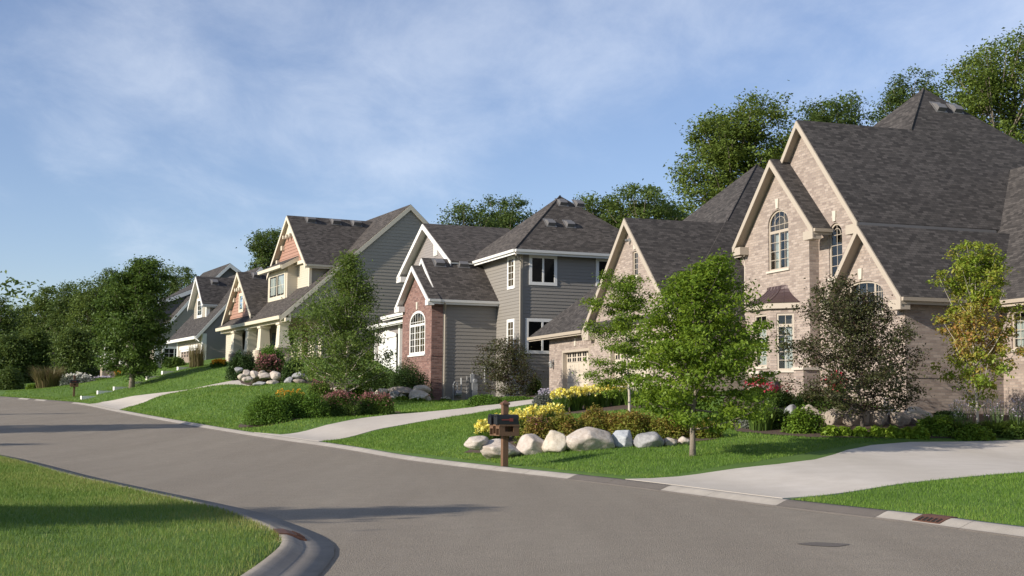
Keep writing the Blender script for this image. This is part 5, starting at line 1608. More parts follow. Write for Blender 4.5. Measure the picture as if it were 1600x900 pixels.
# ---------- gabled house behind the street maple
PE = at(241, 592, 118.0)
Eh = House("gabled_house", "taupe house with shade-coloured upper wall and stone piers half hidden by a maple", PE, 27.0, 3.4)
w_ = MB()
siding(w_, SIDE(0.0), [(0.0, 2.6), (9, 2.6), (9, 6.8), (3.3, 11.2), (1.06, 8.5), (0.0, 7.75)])
Eh.put(w_, "wall", "taupe_siding", fixn=False)
w_ = MB(); siding(w_, SIDE(-2.6), [(-0.4, 6.0), (13, 6.0), (13, 10.9), (7.3, 14.6), (3.65, 11.95), (-0.4, 10.2)])
Eh.put(w_, "upper_wall", "dark_and_shaded_siding", fixn=False)  # taupe wall given a darker colour to stand for its shade
w_ = MB(); siding(w_, FRONT(0.0), [(-12, 2.6), (0, 2.6), (0, 6.5), (-12, 6.5)]); siding(w_, FRONT(-0.4), [(-12, 6.4), (-2.6, 6.4), (-2.6, 10.8), (-12, 10.8)])
Eh.put(w_, "front_wall", "taupe_siding", fixn=False)
tr = MB(); tr.box(-0.25, 0.03, -0.04, 0.3, 2.6, 7.0); tr.box(-2.9, -2.57, -0.45, -0.1, 7.4, 8.3); tr.box(-2.9, -2.57, -0.45, -0.1, 9.1, 10.3)
Eh.put(tr, "corner_board", WT)
R = Roof()
def two(p, q, a0, a1): R.slope([(a0, p[0], p[1]), (a1, p[0], p[1]), (a1, q[0], q[1]), (a0, q[0], q[1])])
E1 = [(-2.2, 7.35), (-0.3, 7.8), (1.06, 8.75), (3.3, 11.45), (5.0, 10.2), (9.5, 6.6)]
for p, q in zip(E1[:-1], E1[1:]):
    two(p, q, -2.5, 0.10); R.rake((0.10, *p), (0.10, *q), (1, 0, 0), 0.38)
E2 = [(-0.9, 10.2), (1.03, 11.05), (3.65, 12.2), (6.0, 13.6), (7.3, 14.9), (9.2, 13.6), (14.0, 10.4)]
for p, q in zip(E2[:-1], E2[1:]):
    two(p, q, -13, -2.2); R.rake((-2.2, *p), (-2.2, *q), (1, 0, 0), 0.38)
two((-3.2, 6.0), (-0.4, 6.9), -13, -2.7); R.gutter((-13, -3.2, 6.0), (-2.7, -3.2, 6.0), (0, -1, 0), h=0.22)
R.finish(Eh, "charcoal_shingles", WT, WT)
window(Eh, SIDE(0.0), 0.75, 2.35, 5.0, 6.45, mull=(1.75,), cols=2, rows=3, frame=WT, casing=0.12, sill=False)
window(Eh, FRONT(0.0), -4.4, -2.6, 4.6, 6.0, cols=2, rows=2, frame=WT, casing=0.12, sill=False)
for px_, y1, y2 in ((164, 576, 592), (175, 573, 591), (187, 571, 590), (197, 573, 590)):
    p = at(px_, 592, 122.0)
    v = np.array([p[0] - PE[0], p[1] - PE[1]]); yw = math.radians(27.0)
    la = v @ np.array([math.sin(yw), -math.cos(yw)]); lb = v @ np.array([math.cos(yw), math.sin(yw)])
    c_ = MB(); c_.box(la - .16, la + .16, lb - .16, lb + .16, 4.9, 6.6); c_.box(la + .34, la + .62, lb - .16, lb + .16, 4.9, 6.6)
    co = Eh.put(c_, "porch_column", WT)
    pi = MB(); pi.box(la - .35, la + .75, lb - .4, lb + .4, 3.0, 4.80); pi.box(la - .42, la + .82, lb - .47, lb + .47, 4.80, 4.90)
    Eh.put(pi, "stone_pier", "stone_veneer", co)

# ---------- two more roofs glimpsed among the trees
PF = at(140, 592, 150.0)
Fh = House("brown_house", "brown house with a low gable glimpsed between the trees at the far left", PF, 20.0, PF[2] - 0.3)
w_ = MB(); zf = PF[2]
siding(w_, SIDE(3.0), [(-4, zf - 1), (5, zf - 1), (5, zf + 4.0), (0.5, zf + 6.0), (-4, zf + 4.0)])
siding(w_, FRONT(-4.0), [(-6, zf - 1), (3, zf - 1), (3, zf + 4), (-6, zf + 4)])
Fh.put(w_, "wall", "dark_and_shaded_siding", fixn=False)
R = Roof()
R.slope([(-6.5, -4.7, zf + 3.75), (3.5, -4.7, zf + 3.75), (3.5, 0.5, zf + 6.15), (-6.5, 0.5, zf + 6.15)]); R.slope([(-6.5, 0.5, zf + 6.15), (3.5, 0.5, zf + 6.15), (3.5, 5.7, zf + 3.75), (-6.5, 5.7, zf + 3.75)])
R.rake((3.5, -4.7, zf + 3.75), (3.5, 0.5, zf + 6.15), (1, 0, 0), 0.3)
R.finish(Fh, "brown_shingles", "taupe_siding")
window(Fh, SIDE(3.0), -1.5, 0.2, zf + 0.9, zf + 2.4, cols=1, rows=1, frame="taupe_siding", sill=False)
gp = on_ground(64, 131.0)
Gz = thing("garden_pavilion", "small open pavilion with a brown hipped roof behind the plumed grass", "pavilion", tuple(gp), math.radians(-60))
m = MB()
for sx in (-1.0, 1.0):
    for sy in (-1.0, 1.0): m.box(sx - .09, sx + .09, sy - .09, sy + .09, -0.3, 2.5)
m.build("posts", "cream_trim", Gz)
m = MB()
q4 = [(-1.45, -1.45, 2.45), (1.45, -1.45, 2.45), (1.45, 1.45, 2.45), (-1.45, 1.45, 2.45)]
for k in range(4): m.poly([q4[k], q4[(k + 1) % 4], (0, 0, 3.45)])
m.slab(q4, (0, 0, -0.08)); m.build("roof", "brown_shingles", Gz)

# ------------------------------------------------------------------ street things
def mailbox(px, depth, yaw, label):
    p = on_ground(px, depth)
    t = thing("mailbox_stand", label, "mailbox", tuple(p), math.radians(yaw - 90.0))
    m = MB(); m.box(-.07, .07, -.07, .07, -0.3, 1.47); m.build("post", "stained_wood", t)
    m = MB(); c = [(-.095, -.095, 1.47), (.095, -.095, 1.47), (.095, .095, 1.47), (-.095, .095, 1.47)]
    m.slab(c, (0, 0, 0.035)); q = [(x, y, 1.506) for x, y, z in c]
    for k in range(4): m.poly([q[k], q[(k + 1) % 4], (0, 0, 1.585)])
    m.build("post_cap", "dark_wood", t)
    m = MB()
    m.box(-.30, .30, -.27, .27, 0.96, 1.0)                 # shelf under the boxes
    m.build("shelf", "stained_wood", t)
    m = MB()                                               # twin paper slots, open to the street, side cut out
    for s in (-1, 1):
        x0, x1 = (0.08, 0.29) if s > 0 else (-0.29, -0.08)
        m.box(x0, x1, -.27, .25, 0.73, 0.752)
        m.box(x0, x1, .23, .25, 0.752, 0.96)
        for x in (x0, x1 - .02):
            m.box(x, x + .02, -.27, .23, 0.752, 0.83)
            m.box(x, x + .02, -.27, -.12, 0.83, 0.96); m.box(x, x + .02, .10, .23, 0.83, 0.96)
        m.box(x0, x1, -.272, -.252, 0.90, 0.955)
    m.box(-.085, .085, -.26, -.072, 0.73, 0.78)
    m.build("paper_slots", "stained_wood", t)
    for s in (-1, 1):
        b = MB(); w, h0, n = 0.10, 0.135, 10
        prof = [(-w, 0.0), (w, 0.0), (w, h0)] + [(w * math.cos(math.pi * k / n), h0 + w * math.sin(math.pi * k / n)) for k in range(1, n)] + [(-w, h0)]
        cx = s * 0.185
        b.slab([(cx + x, -.30, 1.004 + z) for x, z in prof], (0, 0.54, 0))
        o = b.build("letterbox", "black_enamel", t)
        d = MB(); sc = 1.06
        d.slab([(cx + x * sc, -.326, 1.0 + z * sc) for x, z in prof], (0, 0.028, 0))
        d.tube([(cx - .03, -.335, 1.19), (cx, -.35, 1.20), (cx + .03, -.335, 1.19)], 0.010, 5)
        d.build("door", "black_enamel", o)
        f = MB(); fx = cx + s * (w + 0.006)
        f.box(fx - .004, fx + .004, -.20, .06, 1.10, 1.125); f.box(fx - .0045, fx + .0045, .0, .09, 1.075, 1.15)
        f.build("flag", "red_flag", o)
    return t
mailbox(789, 31.0, 24, "wooden post with twin black letterboxes standing at the kerb before the pale boulders")
mailbox(115, 93.0, 26, "far twin letterbox on a dark wooden post beside the left driveway")

def drain(L, s, label, wid=0.55):
    p = sample_line(L, [s - 0.4, s, s + 0.4]); d = p[2] - p[0]; d /= np.linalg.norm(d); n = np.array([-d[1], d[0]])
    z = float(road_z(p[1][1]))
    t = thing("storm_drain", label, "drain", (p[1][0], p[1][1], z), math.atan2(d[1], d[0]))
    h = wid / 2
    m = MB()
    prof = [(-.03, .112), (.085, .110), (.17, .084), (.285, .036), (.285, .0), (-.03, .0)]
    m.slab([(-h, y, zz) for y, zz in prof], (wid, 0, 0))
    m.build("hood", "rusty_iron", t)
    m = MB(); m.slab([(-h + .05, .178, .0815), (h - .05, .178, .0815), (h - .05, .272, .0425), (-h + .05, .272, .0425)], (0, .002, .003)); m.build("throat", "dark_void", t)
    m = MB()
    for k in range(5):
        x = -h + .09 + k * (wid - .18) / 4
        m.slab([(x - .011, .178, .0835), (x + .011, .178, .0835), (x + .011, .274, .0445), (x - .011, .274, .0445)], (0, .004, .010))
    m.build("bars", "rusty_iron", t)
def arc_at(L, pt):
    A = arc(L); k = np.argmin(np.hypot(*(L - np.array(pt)).T)); return A[k]
drain(CURB_L, arc_at(CURB_L, at(1470, 816, 17.9)[:2]) , "rusty iron storm drain set in the kerb at the lower right")
drain(ISLAND_L, arc_at(ISLAND_L, at(452, 824, 15.0)[:2]), "rusty drain hood in the kerb at the corner of the grass island")
pc = at(1288, 842, 15.0)
th = np.linspace(0, 2 * np.pi, 26)[:-1]
tag(sheet("road_patch", [(pc[0] + 0.36 * math.cos(t) * (1 + .12 * math.sin(3 * t)) * 0.8 + 0.0, pc[1] + 0.20 * math.sin(t) * (1 + .15 * math.sin(4 * t + 1))) for t in th], 0.005, "asphalt_patch_and_seam_shade", step=0.15,
          zf=lambda v: road_surface(v)), kind="structure")

ORD = ["first", "second", "third", "fourth", "fifth", "sixth", "seventh"]
for k, (px_, y_, d_) in enumerate([(138, 618, 87.5), (163, 613, 89.2), (188, 606, 90.8), (213, 600, 92.2), (238, 593, 93.8), (262, 587, 95.6), (286, 580.5, 97.2)]):
    p = on_ground(px_, d_)
    o = MB(); o.box(-0.22, 0.22, -0.5, 0.5, -0.2, 0.16)
    t = o.build("garden_step", "step_paint"); t.location = (p[0], p[1], p[2]); t.rotation_euler = (0, 0, math.radians(-60))
    tag(t, "pale lawn step, %s from the bottom of the flight of seven" % ORD[k] if k else "pale lawn step lowest in the flight, sunk almost flush with the grass", "step", "pale steps climbing the far lawn")

for nm, px_, d_, w_, h_ in (("brick garden pier with a stone cap right of the bay window", 1261, 43.6, 0.62, 0.95), ("low brick garden pier with a stone cap below the bay window", 1192, 44.8, 0.60, 0.75)):
    p = on_ground(px_, d_)
    t = thing("brick_pier", nm, "pier", tuple(p), math.radians(18.3 - 90))
    m = MB(); m.box(-w_ / 2, w_ / 2, -w_ / 2, w_ / 2, -0.4, h_); m.build("shaft", "tan_brick", t)
    m = MB(); m.box(-w_ / 2 - .06, w_ / 2 + .06, -w_ / 2 - .06, w_ / 2 + .06, h_, h_ + 0.09); m.build("cap", "limestone", t)
p0, p1 = on_ground(1206, 45.5), on_ground(1250, 43.8)
m = MB(); N = 8
for k in range(N):
    f0, f1 = k / N, (k + 1) / N
    a, b = p0 * (1 - f0) + p1 * f0, p0 * (1 - f1) + p1 * f1
    sg = lambda f: 0.35 * math.sin(math.pi * f)
    m.slab([(a[0], a[1] - sg(f0), a[2] - .4), (b[0], b[1] - sg(f1), b[2] - .4), (b[0], b[1] - sg(f1), b[2] + .45), (a[0], a[1] - sg(f0), a[2] + .45)], (0.1, 0.28, 0))
tag(m.build("garden_wall", "tan_brick"), "low curved brick wall between the two brick piers", "wall")

# ------------------------------------------------------------------ boulders
def row(items, depth, group, names, cat=None, sink=0.2):
    for k, (x0, x1, yb, h, mt) in enumerate(items):
        d = depth + (k % 3) * 0.12 if not callable(depth) else depth(k)
        s = d / F_PX
        p = on_ground((x0 + x1) / 2, d)
        yh = HORIZON + ROLL * ((x0 + x1) / 2 - 800)
        z = 1.6 + (yh - yb) * s
        w = (x1 - x0) * s * 1.06; hh = h * s * 1.15
        boulder(names[k], (p[0], p[1], z if abs(z - p[2]) > 0.25 else p[2]), w, w * 0.85, hh, mt, rz=0.6 * math.sin(k * 2.3 + x0), seed=int(x0 * 3 + k), group=group, sink=sink, tilt=0.12 * math.sin(k * 1.7))
row([(726, 766, 697, 19, "pink_granite"), (747, 813, 704, 30, "pink_granite"), (809, 856, 704, 32, "pink_granite"), (847, 893, 704, 36, "buff_granite"), (880, 960, 704, 36, "pink_granite"),
     (953, 991, 702, 31, "blue_granite"), (989, 1035, 701, 25, "grey_granite"), (1035, 1058, 698, 13, "pink_granite"), (1058, 1081, 695, 13, "pink_granite")], 33.8, "boulders edging the mailbox flower bed",
    ["flattish pale boulder at the left end of the row by the mailbox", "broad pale pink boulder directly behind the mailbox post", "rounded pale boulder just right of the mailbox post",
     "tall buff squared boulder left of the largest one", "largest boulder of the row, pink with a split face", "upright blue-grey boulder leaning beside the largest one", "dark grey smooth oval boulder",
     "small whitish stone right of the dark grey boulder", "small pale stone nearest the maple trunk"])
row([(1222, 1247, 661, 27, "grey_granite"), (1243, 1286, 661, 29, "buff_granite"), (1283, 1320, 666, 29, "brown_granite"), (1315, 1360, 670, 34, "brown_granite"), (1352, 1384, 668, 31, "brown_granite"),
     (1384, 1424, 671, 22, "brown_granite"), (1374, 1400, 652, 24, "grey_granite"), (1406, 1452, 651, 26, "buff_granite"), (1420, 1452, 668, 20, "brown_granite"), (1440, 1458, 656, 18, "buff_granite")],
    lambda k: [38.6, 38.3, 37.9, 37.8, 37.9, 38.0, 38.6, 38.8, 38.3, 38.6][k], "boulders in the bed under the crabapple",
    ["grey boulder at the left end of the crabapple bed", "broad buff boulder behind the upright lime shrub", "brown boulder just right of the upright lime shrub", "large brown boulder left of the crabapple trunk",
     "brown boulder right behind the crabapple trunk", "low brown boulder right of the crabapple trunk", "dark grey stone wedged in the upper course", "pale topped boulder highest at the right end",
     "brown stone in shade below the pale topped boulder", "small buff stone at the right tip of the crabapple wall"])
row([(365, 379, 581, 8, "grey_granite"), (377, 390, 588, 11, "pink_granite"), (389, 403, 589, 11, "pink_granite"), (403, 413, 585, 7, "buff_granite"), (402, 422, 591, 10, "pink_granite"), (420, 439, 593, 14, "pink_granite"),
     (443, 458, 594, 11, "grey_granite"), (456, 477, 591, 10, "grey_granite"), (371, 382, 592, 8, "buff_granite"), (378, 394, 596, 9, "pink_granite"), (395, 416, 598, 8, "grey_granite"), (416, 434, 599, 8, "buff_granite"), (458, 476, 599, 8, "brown_granite")],
    lambda k: 70.3 if k < 8 else 69.6, "boulders in the wall below the porch",
    ["grey stone at the left end of the porch garden wall", "pinkish boulder second along the top of the porch wall", "pinkish boulder third along the top of the porch wall", "small buff stone set high in the porch wall",
     "long flat pink boulder in the middle of the porch wall", "biggest pink boulder of the porch wall", "grey boulder right of the biggest pink one", "dark grey boulder at the right end of the porch wall",
     "small buff stone low at the left corner of the porch wall", "pale pink footing boulder leftmost in the lower course", "grey footing boulder in the middle of the lower course", "buff footing boulder right of the grey one", "brown footing stone behind the orange lilies"])
row([(515, 541, 612, 9, "buff_granite"), (543, 563, 614, 11, "brown_granite"), (563, 582, 615, 13, "buff_granite"), (581, 608, 615, 13, "buff_granite"), (606, 646, 615, 12, "brown_granite"), (643, 672, 613, 13, "buff_granite"),
     (607, 624, 628, 14, "grey_granite"), (637, 669, 631, 19, "buff_granite"), (662, 674, 622, 9, "buff_granite")], lambda k: 66.0 if k < 6 else 65.4, "boulders in the wall by the brick bay",
    ["low buff stone at the left end of the wall by the birch", "brown stone under the birch clump", "squarish buff stone right of the birch stems", "long buff block second from the brick bay wall top", "long flat brown block below the yew",
     "buff top stone touching the brick bay", "dark grey stone low in the wall under the yew", "large buff stone at the foot of the brick bay", "small buff stone wedged against the brick corner"])

# ------------------------------------------------------------------ trees
tree("maple_tree", "young bright green maple on the lawn right of the boulders", 1082, 31.0,
     [(403, 1128, 1141), (425, 1085, 1158), (455, 1035, 1168), (490, 1020, 1178), (530, 1004, 1185), (570, 996, 1200), (605, 996, 1198), (635, 1006, 1188), (658, 1034, 1165)],
     "maple_leaves", 0.10, 480, 62, "bark", trunk_r=0.075, seed=1, spread=0.17, boughs=(64, 12, 58), flat=0.42, aspect=0.48, top_frac=0.9)
tree("honey_locust", "slender airy young locust tree in front of the tan garage", 983, 37.5,
     [(421, 952, 985), (440, 945, 1005), (458, 930, 1010), (490, 918, 1005), (508, 925, 968), (535, 940, 1008), (562, 938, 1005), (582, 930, 1000), (598, 906, 985), (608, 915, 955)],
     "locust_leaves", 0.085, 130, 105, "pale_bark", trunk_r=0.05, seed=2, spread=0.17, boughs=(26, 2, 40), flat=0.35, aspect=0.4, top_frac=0.9)
tree("crabapple_tree", "dark purplish crabapple tree before the arched entry window", 1347, 36.4,
     [(438, 1297, 1318), (465, 1272, 1342), (488, 1246, 1398), (525, 1230, 1420), (560, 1230, 1438), (595, 1238, 1442), (622, 1258, 1430), (640, 1290, 1400)],
     "crabapple_leaves", 0.08, 470, 52, "dark_bark", trunk_r=0.06, seed=3, spread=0.16, boughs=(80, 5, 62), flat=0.6, top_frac=0.8)
tree("autumn_maple", "slim maple turning orange beside the right end of the brick house", 1527, 37.0,
     [(383, 1512, 1530), (405, 1493, 1568), (440, 1472, 1585), (480, 1478, 1586), (520, 1480, 1582), (550, 1478, 1596), (580, 1476, 1592), (605, 1490, 1562), (635, 1508, 1548)],
     "turning_leaves", 0.10, 230, 62, "pale_bark", trunk_r=0.05, seed=4, spread=0.12, boughs=(40, 38, 70), flat=0.7, two_tone=(0.45, 0.20, 0.55), top_frac=0.88, twigs=2)
tree("plum_tree", "small dark purple leaved tree against the grey siding", 797, 60.0,
     [(533, 772, 800), (548, 752, 815), (570, 742, 830), (590, 742, 836), (605, 758, 832), (617, 780, 822)],
     "purple_leaves", 0.095, 210, 36, "dark_bark", trunk_r=0.05, seed=5, spread=0.19, boughs=(44, 8, 55), flat=0.5)
tree("birch_clump", "loose leafy birch clump hiding the porch house corner", 540, 62.5,
     [(400, 538, 546), (425, 524, 558), (450, 508, 572), (475, 482, 580), (505, 462, 585), (540, 452, 598), (575, 448, 606), (600, 462, 598), (616, 490, 575)],
     "birch_leaves", 0.12, 500, 56, "pale_bark", trunk_r=0.08, seed=6, spread=0.24, boughs=(90, 25, 70), flat=0.7, top_frac=0.92)
tree("street_maple", "dense dark round maple on the far left lawn", 205, 90.0,
     [(408, 215, 229), (427, 194, 246), (447, 174, 251), (475, 154, 253), (505, 149, 253), (535, 151, 246), (560, 158, 240), (582, 176, 230)],
     "dark_maple_leaves", 0.19, 520, 74, "bark", trunk_r=0.19, seed=7, spread=0.36, boughs=(80, 8, 66), flat=0.5)

GW = "trees rising behind the houses"
tree("oak_tree", "pale green broad tree rising behind the brick garage roof", 1150, 72.0,
     [(154, 1180, 1212), (168, 1165, 1238), (182, 1106, 1244), (200, 1100, 1246), (222, 1086, 1248), (250, 1072, 1250), (290, 1066, 1240), (330, 1072, 1230), (380, 1090, 1220), (450, 1120, 1200)],
     "oak_leaves", 0.18, 420, 110, "bark", trunk_r=0.3, seed=10, spread=0.40, group=GW, boughs=(80, 10, 62), flat=0.55)
tree("oak_tree", "dark tree between the tall front gable and the roof peak", 1310, 76.0,
     [(154, 1290, 1345), (166, 1262, 1358), (190, 1252, 1362), (240, 1245, 1365), (320, 1250, 1360), (420, 1270, 1340)], "wood_leaves", 0.18, 260, 105, "bark", trunk_r=0.28, seed=11, spread=0.38, group=GW, boughs=(60, 20, 66), flat=0.55)
tree("spruce_like_tree" if False else "ash_tree", "narrow dark tree left of the highest roof peak", 1432, 80.0,
     [(94, 1433, 1441), (110, 1421, 1452), (130, 1410, 1464), (155, 1396, 1472), (180, 1390, 1480), (240, 1390, 1480), (340, 1400, 1470)], "wood_leaves", 0.18, 230, 100, "bark", trunk_r=0.25, seed=12, spread=0.38, group=GW, boughs=(60, 20, 66), flat=0.55)
tree("oak_tree", "huge oak filling the top right corner behind the roof", 1570, 70.0,
     [(58, 1590, 1660), (80, 1540, 1690), (110, 1505, 1710), (140, 1485, 1720), (180, 1482, 1725), (230, 1490, 1720), (320, 1510, 1700), (420, 1540, 1660)], "oak_leaves", 0.18, 460, 110, "bark", trunk_r=0.35, seed=13, spread=0.42, group=GW, boughs=(90, 10, 62), flat=0.55)
for k, (px_, d_, rows, lab) in enumerate([
    (730, 112, [(322, 715, 745), (335, 700, 772), (350, 694, 785), (400, 690, 790), (480, 705, 770)], "low rounded tree behind the left roof of the grey house"),
    (790, 118, [(314, 765, 808), (325, 750, 828), (350, 745, 840), (420, 755, 830)], "tree top behind the grey house left of its roof peak"),
    (930, 106, [(308, 915, 945), (322, 898, 962), (345, 890, 975), (420, 900, 965)], "tree top just right of the grey roof peak"),
    (1000, 102, [(291, 992, 1012), (305, 968, 1040), (320, 955, 1052), (345, 948, 1058), (420, 965, 1040)], "taller tree between the grey roof and the garage ridge"),
    (1060, 108, [(322, 1030, 1062), (340, 1020, 1080), (380, 1015, 1085), (440, 1030, 1075)], "small tree behind the garage roof ridge"),
    (408, 126, [(363, 402, 438), (378, 392, 445), (395, 390, 448), (420, 392, 440), (480, 400, 432)], "tree top between the porch house and its neighbour"),
    (262, 150, [(420, 255, 285), (432, 238, 297), (450, 228, 300), (480, 225, 298), (540, 235, 285)], "dark tree behind the gabled house")]):
    tree("ash_tree", lab, px_, d_, rows, "wood_leaves_light" if k in (2, 3) else "wood_leaves", 0.23, 150, 90, "bark", trunk_r=0.26, seed=20 + k, spread=0.42, group=GW, boughs=(44, 20, 65), flat=0.6)
GL = "trees of the wood at the far left"
for k, (px_, d_, rows, leaf, lab) in enumerate([
    (-8, 140, [(470, -20, 2), (495, -45, 10), (530, -60, 20), (570, -60, 26), (605, -40, 22)], "wood_leaves", "dark tree cut by the left edge of the picture"),
    (28, 150, [(482, 22, 40), (495, 8, 55), (520, 0, 62), (560, -5, 66), (605, 5, 60)], "wood_leaves", "dull green tree second from the left edge"),
    (66, 146, [(454, 58, 78), (470, 48, 92), (500, 40, 98), (540, 36, 104), (600, 44, 98)], "wood_leaves_light", "tall pale green tree above the pavilion"),
    (100, 138, [(446, 95, 108), (462, 82, 122), (495, 72, 130), (540, 70, 136), (600, 78, 130)], "wood_leaves", "tallest dark tree of the left wood"),
    (136, 132, [(442, 128, 148), (458, 118, 162), (485, 108, 172), (520, 104, 178), (560, 106, 176), (595, 114, 165)], "wood_leaves_light", "mid green tree left of the street maple"),
    (48, 128, [(520, 42, 56), (540, 30, 66), (570, 26, 70), (604, 32, 66)], "wood_leaves_light", "small pale tree in front of the wood"),
    (10, 126, [(528, 2, 18), (550, -10, 30), (580, -14, 34), (606, -8, 30)], "wood_leaves", "bushy little tree at the left road bend"),
    (112, 126, [(520, 105, 122), (540, 94, 132), (570, 92, 136), (600, 100, 130)], "wood_leaves", "thin dark tree behind the far mailbox"),
    (160, 142, [(425, 155, 172), (445, 145, 185), (480, 138, 195), (540, 140, 195), (590, 150, 185)], "wood_leaves", "tree rising directly behind the street maple")]):
    tree("wood_tree", lab, px_, d_, rows, leaf, 0.25, 170, 80, "bark", trunk_r=0.2, seed=40 + k, spread=0.45, group=GL, boughs=(46, 20, 66), flat=0.6)
# across the street, out of the frame to the left: they throw the long shadows over the lawn and the road
GS_ = "trees across the street"
def off_tree(name, label, x, y, h, r, leaf, seed, cone=False, n=200):
    z = gz(x, y)
    d = y; yy = lambda hh: HORIZON + ROLL * (800 + x / y * F_PX - 800) - (z + hh - 1.6) * F_PX / y
    cxp = 800 + x / y * F_PX; s = F_PX / y
    rows = [(yy(h), cxp - .1 * s, cxp + .1 * s)] + ([(yy(h * f), cxp - r * q * s, cxp + r * q * s) for f, q in ((.85, .36), (.6, .66), (.3, .9), (.08, 1.0))] if cone else
            [(yy(h * f), cxp - r * q * s, cxp + r * q * s) for f, q in ((.92, .5), (.75, .85), (.55, 1.0), (.38, .9), (.25, .5))])
    tree(name, label, cxp, y, rows, leaf, 0.26, n, 90, "bark", trunk_r=0.14, seed=seed, group=GS_, base=(x, y, z), spread=0.35, limb_n=12)
off_tree("spruce_tree", "narrow spruce on the grass island left of the view", -16.8, 10.1, 7.4, 2.1, "spruce_needles", 60, True, 320)
off_tree("linden_tree", "round street tree across the road at the bend", -33.5, 43.4, 9.6, 3.3, "oak_leaves", 61)
off_tree("spruce_tree", "slim spruce across the road nearest the bend", -32.0, 32.0, 7.5, 0.8, "spruce_needles", 62, True, 120)
off_tree("spruce_tree", "slim spruce farther along the far side of the road", -43.0, 56.0, 9.0, 0.9, "spruce_needles", 63, True, 120)

# far wood closing the view at the left
rg = np.random.default_rng(77)
N = 26000
X = rg.uniform(-190, 20, N); Y = 205 + rg.uniform(0, 40, N) + 0.1 * X
hm = 13 + 3.5 * np.sin(X * 0.21) + 2.5 * np.sin(X * 0.53 + 1) + 1.2 * np.sin(X * 1.4)
Zb = ground_z(np.c_[X, Y])[0]
L = np.c_[X, Y, Zb + hm * rg.random(N) ** 0.75]
V, Fq = leaf_quads(L, 1.0, rg)
tag(quick_mesh("distant_wood", V, Fq, "wood_leaves", tint=np.repeat(np.clip(rg.normal(0.4, 0.2, N), 0, 1), 4)), kind="stuff")

# ------------------------------------------------------------------ planting
def shrub(label, x0, x1, ytop, ybase, d, leaf, size, n, name="shrub", group=None, seed=0, flower=None, cat="shrub", ryk=0.8, lumps=9, **k):
    s = d / F_PX; c = on_ground((x0 + x1) / 2, d)
    yh = HORIZON + ROLL * ((x0 + x1) / 2 - 800)
    h = max(0.2, (yh - ytop) * s + 1.6 - c[2])
    rx = (x1 - x0) * s / 2
    return bush(name, label, (c[0], c[1], c[2] - 0.02), rx * 1.2, rx * ryk, h * 1.02, leaf, size, n, group=group, cat=cat, seed=seed, flower=flower, lumps=lumps, **k)
GB = "bronze tipped shrubs behind the boulders"
for k, (a, b, t, d, lab) in enumerate([(812, 862, 648, 35.6, "small greenish shrub with pink tips nearest the mailbox"), (851, 910, 643, 35.8, "bronze tipped mound above the tall buff boulder"), (899, 967, 638, 36.0, "bronze tipped mound above the largest boulder"),
        (954, 1024, 641, 35.7, "wide bronze tipped mound above the blue-grey boulder"), (1019, 1080, 647, 35.5, "bronze tipped mound left of the maple trunk"), (1078, 1122, 658, 35.4, "small bronze mound right of the maple trunk")]):
    shrub(lab, a - 5, b + 5, t + (0 if k < 2 else -6), 692, d, "bronze_leaves", 0.065, 4600, "spirea", GB, 10 + k, tint_top=0.38, lumps=12, flower=("pink_petals", 0.04, 60, 0.03) if k == 0 else None)
GY = "clumps of yellow daylilies"
for k, (a, b, d, lab) in enumerate([(744, 776, 36.2, "yellow daylily clump at the left tip of the boulder bed"), (768, 800, 36.8, "yellow daylily clump right behind the mailbox"), (794, 826, 37.4, "yellow daylily clump just right of the mailbox post top"),
        (820, 852, 38.0, "yellow daylily clump in the middle of the lower drift"), (846, 880, 38.6, "yellow daylily clump at the right end of the lower drift"),
        (862, 892, 43.6, "yellow daylily clump at the left end of the garage drift"), (886, 915, 43.9, "yellow daylily clump second from the left before the garage"), (908, 938, 44.2, "yellow daylily clump third from the left before the garage"),
        (930, 958, 44.4, "yellow daylily clump left of the locust trunk"), (950, 980, 44.6, "yellow daylily clump touching the locust trunk")]):
    c = on_ground((a + b) / 2, d); w = (b - a) * d / F_PX
    up = k >= 5
    blades("daylily", lab, tuple(c), 260, 0.62 if not up else 0.70, w * 0.95, 0.022, "lily_leaves", GY, 70 + k, "flowers", flop=0.55,
           flower=("yellow_petals", 0.085, 120 if up else 105, 0.58 if up else 0.46, 0.86 if up else 0.80, w * 0.58, 5))
for k, (a, b, d, lab) in enumerate([(972, 1002, 44.4, "leafy lily clump without flowers right of the locust trunk"), (998, 1030, 44.0, "leafy lily clump half behind the maple")]):
    c = on_ground((a + b) / 2, d); blades("daylily", lab, tuple(c), 320, 0.75, (b - a) * d / F_PX, 0.022, "lily_leaves", None, 90 + k, "flowers", flop=0.6)
shrub("rounded green shrub left of the purple tree foot", 732, 790, 615, 645, 55.5, "hedge_leaves", 0.07, 3600, seed=31)
shrub("rounded green shrub under the purple tree", 780, 842, 618, 642, 56.5, "hedge_leaves", 0.07, 3200, seed=32)
shrub("silvery catmint clump beside the garage lilies", 830, 872, 610, 642, 49.0, "silver_leaves", 0.06, 2600, "catmint", seed=33, flower=("lilac_petals", 0.05, 160, 0.06), cat="flowers")
shrub("dark shrub at the foot of the garage corner", 826, 850, 588, 620, 61.0, "shrub_leaves", 0.08, 1500, seed=34)
